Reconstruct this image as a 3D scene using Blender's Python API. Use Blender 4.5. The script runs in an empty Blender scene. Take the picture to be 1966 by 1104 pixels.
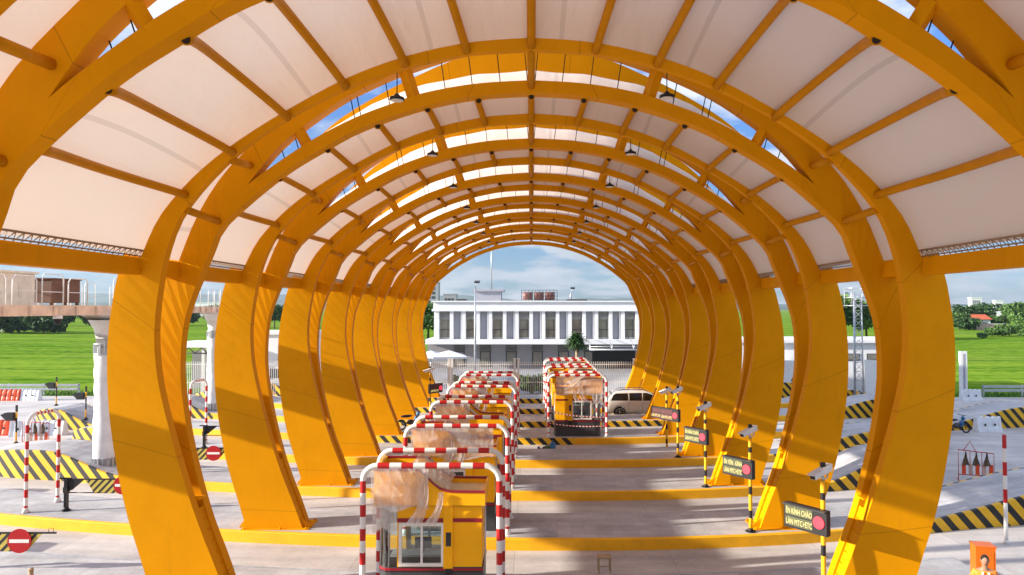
import bpy, bmesh, math, random
from mathutils import Vector, Matrix
R_ = math.radians
random.seed(7)
scn = bpy.context.scene
COL = scn.collection

# ------------------------------------------------------------------ camera, sky, sun, exposure
FPX, CX, CY = 1365.0, 983.0, 552.0
PIT = math.atan(40/FPX)
cam_d = bpy.data.cameras.new('camera'); cam = bpy.data.objects.new('camera', cam_d); COL.objects.link(cam)
cam.location = (0, 0, 7.0); cam.rotation_euler = (math.pi/2+PIT, 0, 0); cam_d.shift_x = -37/1966
cam_d.sensor_width = 36; cam_d.lens = FPX/1966*36; cam_d.clip_start = .1; cam_d.clip_end = 20000
scn.camera = cam

SUN = Vector((-1, -.20, .31)).normalized()
sd = bpy.data.lights.new('sun', 'SUN'); sd.energy = 4.7; sd.angle = R_(.6); sd.color = (1, .92, .80)
so = bpy.data.objects.new('sun', sd); COL.objects.link(so); so.location = (-40, -8, 30)
so.rotation_euler = SUN.to_track_quat('Z', 'Y').to_euler()

W = bpy.data.worlds.new('World'); scn.world = W; W.use_nodes = True
nt = W.node_tree; nt.nodes.clear()
def N(t, typ, **kw):
    n = t.nodes.new(typ)
    for k, v in kw.items():
        if k.startswith('i_'):
            key = k[2:]
            n.inputs[int(key) if key.isdigit() else key.replace('_', ' ')].default_value = v
        else: setattr(n, k, v)
    return n
def math_n(t, op, a, b=None, c=None, clamp=False):
    n = t.nodes.new('ShaderNodeMath'); n.operation = op; n.use_clamp = clamp
    for i, v in enumerate((a, b, c)):
        if v is None: continue
        if isinstance(v, (int, float)): n.inputs[i].default_value = v
        else: t.links.new(v, n.inputs[i])
    return n.outputs[0]
sky = N(nt, 'ShaderNodeTexSky', sky_type='NISHITA', sun_disc=False)
sky.sun_elevation = math.asin(SUN.z); sky.sun_rotation = math.atan2(SUN.x, SUN.y); sky.altitude = 0
sky.air_density = 1.0; sky.dust_density = .6; sky.ozone_density = 1.6
tc = N(nt, 'ShaderNodeTexCoord'); sx = N(nt, 'ShaderNodeSeparateXYZ'); nt.links.new(tc.outputs['Generated'], sx.inputs[0])
zz = math_n(nt, 'ADD', math_n(nt, 'MAXIMUM', sx.outputs[2], 0), .20)
cv = N(nt, 'ShaderNodeCombineXYZ')
nt.links.new(math_n(nt, 'DIVIDE', sx.outputs[0], zz), cv.inputs[0]); nt.links.new(math_n(nt, 'DIVIDE', sx.outputs[1], zz), cv.inputs[1])
cn = N(nt, 'ShaderNodeTexNoise', i_Scale=2.3, i_Detail=9.0, i_Roughness=.55); nt.links.new(cv.outputs[0], cn.inputs['Vector'])
cr = N(nt, 'ShaderNodeValToRGB'); cr.color_ramp.elements[0].position = .42; cr.color_ramp.elements[1].position = .55
nt.links.new(cn.outputs[0], cr.inputs[0])
cn2 = N(nt, 'ShaderNodeTexNoise', i_Scale=2.7, i_Detail=6.0); nt.links.new(cv.outputs[0], cn2.inputs['Vector'])
ccol = N(nt, 'ShaderNodeMixRGB'); ccol.inputs[1].default_value = (1.3, 1.55, 1.95, 1); ccol.inputs[2].default_value = (4.9, 4.95, 5.0, 1)
nt.links.new(cn2.outputs[0], ccol.inputs[0])
tint = N(nt, 'ShaderNodeMixRGB', blend_type='MULTIPLY'); tint.inputs[0].default_value = 1; tint.inputs[2].default_value = (.27, .45, .76, 1)
nt.links.new(sky.outputs[0], tint.inputs[1])
mx = N(nt, 'ShaderNodeMixRGB'); nt.links.new(tint.outputs[0], mx.inputs[1]); nt.links.new(ccol.outputs[0], mx.inputs[2])
nt.links.new(math_n(nt, 'MULTIPLY', cr.outputs[0], .9), mx.inputs[0])
hz_ = N(nt, 'ShaderNodeMapRange', i_From_Min=.06, i_From_Max=.5, i_To_Min=.60, i_To_Max=1.35); nt.links.new(sx.outputs[2], hz_.inputs[0])
hm = N(nt, 'ShaderNodeMixRGB', blend_type='MULTIPLY', i_0=1.0); nt.links.new(mx.outputs[0], hm.inputs[1]); nt.links.new(hz_.outputs[0], hm.inputs[2])
bg = N(nt, 'ShaderNodeBackground', i_Strength=.122); nt.links.new(hm.outputs[0], bg.inputs[0])
wo = N(nt, 'ShaderNodeOutputWorld'); nt.links.new(bg.outputs[0], wo.inputs[0])
vs = scn.view_settings; vs.view_transform = 'Standard'; vs.look = 'None'; vs.gamma = 1; vs.exposure = 1.34
scn.cycles.max_bounces = 8; scn.cycles.transparent_max_bounces = 16

# ------------------------------------------------------------------ materials
def mat(name, col, rough=.6, metal=0., var=.12, vs_=3., bump=0., bs=40., col2=None, spec=.4, coat=0.):
    m = bpy.data.materials.new(name); m.use_nodes = True; t = m.node_tree
    b = t.nodes['Principled BSDF']; b.inputs['Roughness'].default_value = rough; b.inputs['Metallic'].default_value = metal
    b.inputs['Specular IOR Level'].default_value = spec; b.inputs['Coat Weight'].default_value = coat
    g = N(t, 'ShaderNodeNewGeometry')
    n = N(t, 'ShaderNodeTexNoise', i_Scale=vs_, i_Detail=5.0, i_Roughness=.6); t.links.new(g.outputs['Position'], n.inputs['Vector'])
    mr = N(t, 'ShaderNodeMapRange', i_From_Min=.3, i_From_Max=.7); t.links.new(n.outputs[0], mr.inputs[0])
    mxx = N(t, 'ShaderNodeMixRGB'); t.links.new(mr.outputs[0], mxx.inputs[0])
    c2 = col2 or tuple(c*(1-var*2) for c in col)
    mxx.inputs[1].default_value = (*c2, 1); mxx.inputs[2].default_value = (*[min(1, c*(1+var*.5)) for c in col], 1)
    t.links.new(mxx.outputs[0], b.inputs['Base Color'])
    if bump:
        n2 = N(t, 'ShaderNodeTexNoise', i_Scale=bs, i_Detail=3.0); t.links.new(g.outputs['Position'], n2.inputs['Vector'])
        bp = N(t, 'ShaderNodeBump', i_Strength=bump, i_Distance=.02); t.links.new(n2.outputs[0], bp.inputs['Height']); t.links.new(bp.outputs[0], b.inputs['Normal'])
    return m
M = {}
M['yellow'] = mat('yellow_steel_paint', (.76, .315, .0015), .5, var=.05, vs_=.7, bump=.06, bs=1.3, spec=.06)
def add_seams(m):
    t = m.node_tree; b = t.nodes['Principled BSDF']; src = b.inputs['Base Color'].links[0].from_socket
    uv = N(t, 'ShaderNodeUVMap'); s = N(t, 'ShaderNodeSeparateXYZ'); t.links.new(uv.outputs[0], s.inputs[0])
    f = math_n(t, 'FRACT', math_n(t, 'DIVIDE', s.outputs[0], 3.05)); ln = math_n(t, 'LESS_THAN', math_n(t, 'ABSOLUTE', math_n(t, 'SUBTRACT', f, .5)), .0035)
    g = N(t, 'ShaderNodeNewGeometry'); mp = N(t, 'ShaderNodeMapping'); mp.inputs['Scale'].default_value = (5, 5, .45); t.links.new(g.outputs['Position'], mp.inputs[0])
    n = N(t, 'ShaderNodeTexNoise', i_Scale=1.0, i_Detail=7.0, i_Roughness=.65); t.links.new(mp.outputs[0], n.inputs['Vector'])
    st = N(t, 'ShaderNodeMapRange', i_From_Min=.56, i_From_Max=.78, i_To_Min=0., i_To_Max=.20); t.links.new(n.outputs[0], st.inputs[0])
    c = N(t, 'ShaderNodeMixRGB'); t.links.new(math_n(t, 'MAXIMUM', math_n(t, 'MULTIPLY', ln, .5), st.outputs[0]), c.inputs[0]); t.links.new(src, c.inputs[1]); c.inputs[2].default_value = (.30, .115, .004, 1)
    t.links.new(c.outputs[0], b.inputs['Base Color'])
add_seams(M['yellow'])
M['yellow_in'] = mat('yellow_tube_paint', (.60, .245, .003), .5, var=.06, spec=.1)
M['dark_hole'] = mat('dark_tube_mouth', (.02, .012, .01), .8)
M['kerb'] = mat('kerb_yellow_paint', (.90, .44, .004), .6, var=.08, vs_=1.6, bump=.2, bs=14)
M['red'] = mat('red_paint', (.50, .012, .012), .4, var=.06)
M['white'] = mat('white_paint', (.78, .77, .74), .45, var=.05)
M['black'] = mat('black_paint', (.014, .014, .016), .45, var=.1)
M['dark'] = mat('dark_grey', (.05, .05, .055), .5)
M['steel'] = mat('galvanised_steel', (.55, .57, .60), .38, metal=.7, var=.1)
M['wall_w'] = mat('white_render', (.80, .80, .80), .7, var=.03, vs_=.8)
M['wall_g'] = mat('grey_render', (.36, .36, .40), .75, var=.06, vs_=.6)
M['wall_dk'] = mat('lower_grey_render', (.30, .29, .30), .75, var=.08, vs_=.6)
M['louvre'] = mat('louvre_grey', (.45, .44, .42), .5)
M['trunk'] = mat('bark', (.16, .11, .07), .85, var=.2, vs_=6)
M['booth_y'] = mat('booth_yellow_panel', (.95, .46, .004), .4, var=.03, spec=.2)
M['booth_red'] = mat('booth_dark_red_band', (.28, .012, .022), .35, var=.03)
M['booth_base'] = mat('booth_charcoal_base', (.055, .055, .06), .4, var=.08)
M['beige'] = mat('beige_roof_lining', (.72, .62, .40), .55, var=.06)
M['bridge'] = mat('peach_beam', (.80, .62, .48), .6, var=.2, vs_=1.2)
M['orange'] = mat('orange_cabinet', (.62, .13, .006), .4, var=.06)
M['plastic_w'] = mat('white_plastic', (.74, .76, .78), .45, var=.08)
M['plastic_r'] = mat('orange_red_plastic', (.75, .08, .02), .45, var=.06)
M['blue'] = mat('blue_plastic', (.03, .16, .36), .4)
M['skin'] = mat('skin', (.36, .19, .12), .5, var=.05)
M['hair'] = mat('black_hair', (.012, .010, .009), .6)
M['vest'] = mat('orange_vest', (.80, .24, .03), .7)
M['cloth'] = mat('dark_cloth', (.04, .045, .06), .85)
M['car'] = mat('champagne_car_paint', (.74, .69, .62), .28, metal=.1, var=.02, coat=.8)
M['tyre'] = mat('tyre_rubber', (.02, .02, .02), .8)
M['rim'] = mat('alloy', (.6, .6, .6), .3, metal=.8)
M['roof_r'] = mat('red_tiles', (.55, .12, .05), .7)
M['brick'] = mat('pink_brick', (.62, .42, .36), .8, var=.2, vs_=2)
M['tank'] = mat('tank_red_brown', (.26, .09, .07), .5)
M['brown'] = mat('rust_brown_panel', (.15, .075, .05), .7, var=.12)
M['lacing'] = mat('lacing_rope', (.34, .22, .13), .7)
M['cabin'] = mat('cabin_pale', (.74, .71, .62), .6)
M['signface'] = mat('no_entry_red', (.42, .006, .010), .4, var=.03)
M['sticker'] = mat('pale_yellow_stripe', (.62, .50, .08), .5)
M['timber'] = mat('timber', (.42, .30, .17), .8)
M['slab'] = mat('pale_slab', (.46, .47, .50), .75, var=.18, vs_=2.4)

def glassy(name, col, rough=.05, alpha=.35):
    m = bpy.data.materials.new(name); m.use_nodes = True; t = m.node_tree; t.nodes.clear()
    o = N(t, 'ShaderNodeOutputMaterial'); tr = N(t, 'ShaderNodeBsdfTransparent'); tr.inputs[0].default_value = (*col, 1)
    g = N(t, 'ShaderNodeBsdfGlossy', i_Roughness=rough); fr = N(t, 'ShaderNodeFresnel', i_IOR=1.5)
    a = math_n(t, 'ADD', fr.outputs[0], alpha, clamp=True)
    mm = N(t, 'ShaderNodeMixShader'); t.links.new(a, mm.inputs[0]); t.links.new(tr.outputs[0], mm.inputs[1]); t.links.new(g.outputs[0], mm.inputs[2]); t.links.new(mm.outputs[0], o.inputs[0])
    return m
M['glass'] = glassy('clear_glass', (.82, .9, .9), .04, .10)
M['glass_dk'] = glassy('tinted_glass', (.10, .11, .11), .05, .22)
M['carglass'] = mat('car_window', (.010, .011, .012), .08, var=0, spec=.8)
M['pane'] = mat('dark_window_glass', (.09, .085, .07), .12, var=.5, vs_=.35, spec=.9, col2=(.30, .27, .22))  # beige blotches painted into the glass colour stand in for reflections

def filmmat():
    m = bpy.data.materials.new('protective_film'); m.use_nodes = True; t = m.node_tree; t.nodes.clear()
    o = N(t, 'ShaderNodeOutputMaterial'); tr = N(t, 'ShaderNodeBsdfTransparent'); tr.inputs[0].default_value = (.98, .93, .90, 1)
    d = N(t, 'ShaderNodeBsdfDiffuse'); d.inputs[0].default_value = (.92, .90, .88, 1)
    tl = N(t, 'ShaderNodeBsdfTranslucent'); tl.inputs[0].default_value = (.9, .87, .84, 1)
    g = N(t, 'ShaderNodeBsdfGlossy', i_Roughness=.22)
    geo = N(t, 'ShaderNodeNewGeometry'); mp = N(t, 'ShaderNodeMapping'); mp.inputs['Rotation'].default_value = (0, R_(35), 0); mp.inputs['Scale'].default_value = (5, 2, 1.3)
    t.links.new(geo.outputs['Position'], mp.inputs[0])
    n = N(t, 'ShaderNodeTexNoise', i_Scale=1.6, i_Detail=6.0, i_Roughness=.65); t.links.new(mp.outputs[0], n.inputs['Vector'])
    bp = N(t, 'ShaderNodeBump', i_Strength=.7, i_Distance=.04); t.links.new(n.outputs[0], bp.inputs['Height'])
    for s in (d, tl, g): t.links.new(bp.outputs[0], s.inputs['Normal'])
    a1 = N(t, 'ShaderNodeMixShader', i_0=.35); t.links.new(d.outputs[0], a1.inputs[1]); t.links.new(tl.outputs[0], a1.inputs[2])
    a2 = N(t, 'ShaderNodeMixShader', i_0=.22); t.links.new(a1.outputs[0], a2.inputs[1]); t.links.new(g.outputs[0], a2.inputs[2])
    f = N(t, 'ShaderNodeMapRange', i_From_Min=.38, i_From_Max=.62, i_To_Min=.38, i_To_Max=.66); t.links.new(n.outputs[0], f.inputs[0])
    a3 = N(t, 'ShaderNodeMixShader'); t.links.new(f.outputs[0], a3.inputs[0]); t.links.new(tr.outputs[0], a3.inputs[1]); t.links.new(a2.outputs[0], a3.inputs[2])
    t.links.new(a3.outputs[0], o.inputs[0]); return m
M['film'] = filmmat()

def membranemat():
    m = bpy.data.materials.new('canopy_membrane'); m.use_nodes = True; t = m.node_tree; t.nodes.clear()
    o = N(t, 'ShaderNodeOutputMaterial')
    uv = N(t, 'ShaderNodeUVMap'); s = N(t, 'ShaderNodeSeparateXYZ'); t.links.new(uv.outputs[0], s.inputs[0])
    # darker bands every second panel, running along the bay
    fr = math_n(t, 'FRACT', math_n(t, 'ADD', math_n(t, 'MULTIPLY', s.outputs[0], .5), .27))
    seam = math_n(t, 'LESS_THAN', math_n(t, 'ABSOLUTE', math_n(t, 'SUBTRACT', fr, .5)), .018)
    g = N(t, 'ShaderNodeNewGeometry'); n = N(t, 'ShaderNodeTexNoise', i_Scale=.55, i_Detail=5.0); t.links.new(g.outputs['Position'], n.inputs['Vector'])
    c = N(t, 'ShaderNodeMixRGB'); c.inputs[1].default_value = (.71, .60, .53, 1); c.inputs[2].default_value = (.76, .65, .58, 1); t.links.new(n.outputs[0], c.inputs[0])
    c2 = N(t, 'ShaderNodeMixRGB'); t.links.new(math_n(t, 'MULTIPLY', seam, .35), c2.inputs[0]); t.links.new(c.outputs[0], c2.inputs[1]); c2.inputs[2].default_value = (.42, .35, .31, 1)
    d = N(t, 'ShaderNodeBsdfDiffuse'); tl = N(t, 'ShaderNodeBsdfTranslucent')
    t.links.new(c2.outputs[0], d.inputs[0]); t.links.new(c2.outputs[0], tl.inputs[0])
    mp = N(t, 'ShaderNodeMapping'); mp.inputs['Scale'].default_value = (2.2, 3.0, 1); t.links.new(uv.outputs[0], mp.inputs[0])
    nb = N(t, 'ShaderNodeTexNoise', i_Scale=1.6, i_Detail=4.0, i_Distortion=.6); t.links.new(mp.outputs[0], nb.inputs['Vector'])
    bp = N(t, 'ShaderNodeBump', i_Strength=.10, i_Distance=.16); t.links.new(nb.outputs[0], bp.inputs['Height']); t.links.new(bp.outputs[0], d.inputs['Normal']); t.links.new(bp.outputs[0], tl.inputs['Normal'])
    mm = N(t, 'ShaderNodeMixShader', i_0=.20); t.links.new(d.outputs[0], mm.inputs[1]); t.links.new(tl.outputs[0], mm.inputs[2]); t.links.new(mm.outputs[0], o.inputs[0])
    return m
M['membrane'] = membranemat()

def stripemat(name, period, slant, c1, c2):
    m = bpy.data.materials.new(name); m.use_nodes = True; t = m.node_tree; b = t.nodes['Principled BSDF']; b.inputs['Roughness'].default_value = .55
    g = N(t, 'ShaderNodeNewGeometry'); s = N(t, 'ShaderNodeSeparateXYZ'); t.links.new(g.outputs['Position'], s.inputs[0])
    u = math_n(t, 'ADD', s.outputs[0], math_n(t, 'MULTIPLY', s.outputs[2], slant))
    f = math_n(t, 'FRACT', math_n(t, 'DIVIDE', math_n(t, 'ADD', u, 200), period)); st = math_n(t, 'GREATER_THAN', f, .54)
    n = N(t, 'ShaderNodeTexNoise', i_Scale=5.0, i_Detail=6.0); t.links.new(g.outputs['Position'], n.inputs['Vector'])
    cc = N(t, 'ShaderNodeMixRGB'); cc.inputs[1].default_value = (*c1, 1); cc.inputs[2].default_value = (*c2, 1); t.links.new(st, cc.inputs[0])
    dd = N(t, 'ShaderNodeMixRGB', blend_type='MULTIPLY', i_0=.25); t.links.new(cc.outputs[0], dd.inputs[1]); t.links.new(n.outputs[0], dd.inputs[2])
    t.links.new(dd.outputs[0], b.inputs['Base Color']); return m
M['stripe'] = stripemat('black_yellow_stripes', .66, .95, (.86, .48, .006), (.012, .011, .011))
M['stripe_arm'] = stripemat('black_yellow_arm', .24, -.95, (.60, .48, .08), (.018, .016, .016))

def paving(name, base, j, sx_, sy_, joint, dark=(.6, .6, .62), rough=.75, seamw=.012, tracks=0.):
    """concrete or tile with joints; sx_/sy_ cell sizes"""
    m = bpy.data.materials.new(name); m.use_nodes = True; t = m.node_tree; b = t.nodes['Principled BSDF']; b.inputs['Roughness'].default_value = rough
    g = N(t, 'ShaderNodeNewGeometry')
    n = N(t, 'ShaderNodeTexNoise', i_Scale=.35, i_Detail=8.0, i_Roughness=.62); t.links.new(g.outputs['Position'], n.inputs['Vector'])
    mp = N(t, 'ShaderNodeMapping'); mp.inputs['Scale'].default_value = (.18, 1.6, 1); mp.inputs['Rotation'].default_value = (0, 0, R_(7)); t.links.new(g.outputs['Position'], mp.inputs[0])
    n2 = N(t, 'ShaderNodeTexNoise', i_Scale=1.2, i_Detail=7.0, i_Roughness=.6); t.links.new(mp.outputs[0], n2.inputs['Vector'])
    n3 = N(t, 'ShaderNodeTexNoise', i_Scale=9.0, i_Detail=4.0); t.links.new(g.outputs['Position'], n3.inputs['Vector'])
    v = math_n(t, 'ADD', math_n(t, 'MULTIPLY', n.outputs[0], .5), math_n(t, 'ADD', math_n(t, 'MULTIPLY', n2.outputs[0], .35), math_n(t, 'MULTIPLY', n3.outputs[0], .15)))
    mr = N(t, 'ShaderNodeMapRange', i_From_Min=.38, i_From_Max=.62); t.links.new(v, mr.inputs[0])
    c = N(t, 'ShaderNodeMixRGB'); t.links.new(mr.outputs[0], c.inputs[0]); c.inputs[1].default_value = (*[base[i]*dark[i] for i in range(3)], 1); c.inputs[2].default_value = (*base, 1)
    s = N(t, 'ShaderNodeSeparateXYZ'); t.links.new(g.outputs['Position'], s.inputs[0])
    jx = math_n(t, 'LESS_THAN', math_n(t, 'FRACT', math_n(t, 'DIVIDE', math_n(t, 'ADD', s.outputs[0], 400.7), sx_)), seamw/sx_)
    jy = math_n(t, 'LESS_THAN', math_n(t, 'FRACT', math_n(t, 'DIVIDE', math_n(t, 'ADD', s.outputs[1], 401.3), sy_)), seamw/sy_)
    jj = math_n(t, 'MULTIPLY', math_n(t, 'MAXIMUM', jx, jy), j)
    br = N(t, 'ShaderNodeTexWhiteNoise', noise_dimensions='2D')
    cb = N(t, 'ShaderNodeCombineXYZ'); t.links.new(math_n(t, 'FLOOR', math_n(t, 'DIVIDE', math_n(t, 'ADD', s.outputs[0], 400.7), sx_)), cb.inputs[0]); t.links.new(math_n(t, 'FLOOR', math_n(t, 'DIVIDE', math_n(t, 'ADD', s.outputs[1], 401.3), sy_)), cb.inputs[1])
    t.links.new(cb.outputs[0], br.inputs['Vector'])
    hv = N(t, 'ShaderNodeHueSaturation'); t.links.new(c.outputs[0], hv.inputs['Color']); t.links.new(math_n(t, 'ADD', math_n(t, 'MULTIPLY', br.outputs[0], .16), .9), hv.inputs['Value'])
    c2 = N(t, 'ShaderNodeMixRGB'); t.links.new(jj, c2.inputs[0]); t.links.new(hv.outputs[0], c2.inputs[1]); c2.inputs[2].default_value = (*joint, 1)
    if tracks:
        dy = math_n(t, 'MULTIPLY', math_n(t, 'SUBTRACT', math_n(t, 'FRACT', math_n(t, 'ADD', math_n(t, 'DIVIDE', math_n(t, 'SUBTRACT', s.outputs[1], 20.25), 5.54), 40.5)), .5), 5.54)
        k = math_n(t, 'SUBTRACT', 1, math_n(t, 'DIVIDE', math_n(t, 'ABSOLUTE', math_n(t, 'SUBTRACT', math_n(t, 'ABSOLUTE', dy), .78)), .38), clamp=True)
        ms = N(t, 'ShaderNodeMapping'); ms.inputs['Scale'].default_value = (1.1, 4.5, 1); t.links.new(g.outputs['Position'], ms.inputs[0])
        ns = N(t, 'ShaderNodeTexNoise', i_Scale=1.4, i_Detail=8.0, i_Roughness=.7); t.links.new(ms.outputs[0], ns.inputs['Vector'])
        spl = N(t, 'ShaderNodeMapRange', i_From_Min=.60, i_From_Max=.70); t.links.new(ns.outputs[0], spl.inputs[0])
        am = math_n(t, 'ADD', math_n(t, 'MULTIPLY', math_n(t, 'MULTIPLY', k, ns.outputs[0]), tracks), math_n(t, 'MULTIPLY', spl.outputs[0], tracks*.8), clamp=True)
        c3 = N(t, 'ShaderNodeMixRGB'); t.links.new(am, c3.inputs[0]); t.links.new(c2.outputs[0], c3.inputs[1]); c3.inputs[2].default_value = (.14, .125, .12, 1); c2 = c3
    t.links.new(c2.outputs[0], b.inputs['Base Color'])
    bp = N(t, 'ShaderNodeBump', i_Strength=.15, i_Distance=.02); t.links.new(n3.outputs[0], bp.inputs['Height']); t.links.new(bp.outputs[0], b.inputs['Normal'])
    return m
M['concrete'] = paving('lane_concrete', (.60, .56, .53), .75, 4.6, 5.54, (.12, .11, .10), tracks=.36)
M['tiles'] = paving('island_paving_tiles', (.54, .53, .53), .35, .42, .42, (.2, .2, .2), dark=(.55, .55, .57))
M['asphalt'] = paving('compound_asphalt', (.40, .40, .41), .4, 6, 6, (.2, .2, .2))

def fieldmat():
    m = bpy.data.materials.new('rice_field'); m.use_nodes = True; t = m.node_tree; b = t.nodes['Principled BSDF']; b.inputs['Roughness'].default_value = .9
    b.inputs['Specular IOR Level'].default_value = .0
    g = N(t, 'ShaderNodeNewGeometry'); mp = N(t, 'ShaderNodeMapping'); mp.inputs['Scale'].default_value = (.03, .22, 1); mp.inputs['Rotation'].default_value = (0, 0, R_(-6)); t.links.new(g.outputs['Position'], mp.inputs[0])
    n = N(t, 'ShaderNodeTexNoise', i_Scale=1.0, i_Detail=8.0, i_Roughness=.6); t.links.new(mp.outputs[0], n.inputs['Vector'])
    n2 = N(t, 'ShaderNodeTexNoise', i_Scale=.9, i_Detail=5.0); t.links.new(g.outputs['Position'], n2.inputs['Vector'])
    v = math_n(t, 'ADD', math_n(t, 'MULTIPLY', n.outputs[0], .6), math_n(t, 'MULTIPLY', n2.outputs[0], .4))
    r = N(t, 'ShaderNodeValToRGB'); e = r.color_ramp.elements; e[0].position = .40; e[0].color = (.06, .15, .006, 1); e[1].position = .58; e[1].color = (.20, .30, .03, 1)
    x = e.new(.47); x.color = (.12, .225, .020, 1)
    t.links.new(v, r.inputs[0])
    n3 = N(t, 'ShaderNodeTexNoise', i_Scale=.022, i_Detail=6.0, i_Roughness=.7); t.links.new(g.outputs['Position'], n3.inputs['Vector'])
    pr_ = N(t, 'ShaderNodeMapRange', i_From_Min=.52, i_From_Max=.62, i_To_Max=.55); t.links.new(n3.outputs[0], pr_.inputs[0])
    pc = N(t, 'ShaderNodeMixRGB'); t.links.new(pr_.outputs[0], pc.inputs[0]); t.links.new(r.outputs[0], pc.inputs[1]); pc.inputs[2].default_value = (.17, .22, .045, 1)
    s = N(t, 'ShaderNodeSeparateXYZ'); t.links.new(g.outputs['Position'], s.inputs[0])
    bd_ = math_n(t, 'LESS_THAN', math_n(t, 'FRACT', math_n(t, 'DIVIDE', math_n(t, 'ADD', s.outputs[1], math_n(t, 'MULTIPLY', n3.outputs[0], 30)), 34)), .022)
    b2 = math_n(t, 'LESS_THAN', math_n(t, 'FRACT', math_n(t, 'DIVIDE', math_n(t, 'ADD', s.outputs[0], math_n(t, 'MULTIPLY', s.outputs[1], .35)), 57)), .012)
    pd = N(t, 'ShaderNodeMixRGB'); t.links.new(math_n(t, 'MULTIPLY', math_n(t, 'MAXIMUM', bd_, b2), .6), pd.inputs[0]); t.links.new(pc.outputs[0], pd.inputs[1]); pd.inputs[2].default_value = (.05, .10, .02, 1)
    t.links.new(pd.outputs[0], b.inputs['Base Color']); return m
M['field'] = fieldmat()
def leafmat(name, a, b_, c):
    m = bpy.data.materials.new(name); m.use_nodes = True; t = m.node_tree; b = t.nodes['Principled BSDF']; b.inputs['Roughness'].default_value = .6
    b.inputs['Specular IOR Level'].default_value = .25
    g = N(t, 'ShaderNodeNewGeometry'); r = N(t, 'ShaderNodeValToRGB'); e = r.color_ramp.elements
    e[0].color = (*a, 1); e[1].color = (*c, 1); x = e.new(.5); x.color = (*b_, 1)
    t.links.new(g.outputs['Random Per Island'], r.inputs[0]); t.links.new(r.outputs[0], b.inputs['Base Color'])
    return m
M['leaf_dk'] = leafmat('dark_leaves', (.012, .035, .010), (.03, .075, .018), (.06, .12, .03))
M['leaf_md'] = leafmat('green_leaves', (.025, .065, .012), (.06, .13, .025), (.13, .22, .05))
M['leaf_lt'] = leafmat('bright_leaves', (.05, .12, .02), (.11, .22, .04), (.20, .32, .08))
M['hill'] = mat('wooded_hills', (.06, .10, .07), .95, var=.3, vs_=.01)
def emis(name, col, s, var=True):
    m = bpy.data.materials.new(name); m.use_nodes = True; b = m.node_tree.nodes['Principled BSDF']; b.inputs['Base Color'].default_value = (*[c*.3 for c in col], 1)
    b.inputs['Emission Color'].default_value = (*col, 1); b.inputs['Emission Strength'].default_value = s; return m
M['led_txt'] = emis('led_text_glow', (.95, .80, .30), .36)
M['led_red'] = emis('led_red_glow', (1, .05, .09), .42)
M['led_panel'] = mat('led_panel', (.10, .11, .05), .6, var=.3, vs_=40)
M['led_dim'] = mat('led_panel_unlit', (.10, .03, .03), .6)

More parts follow.
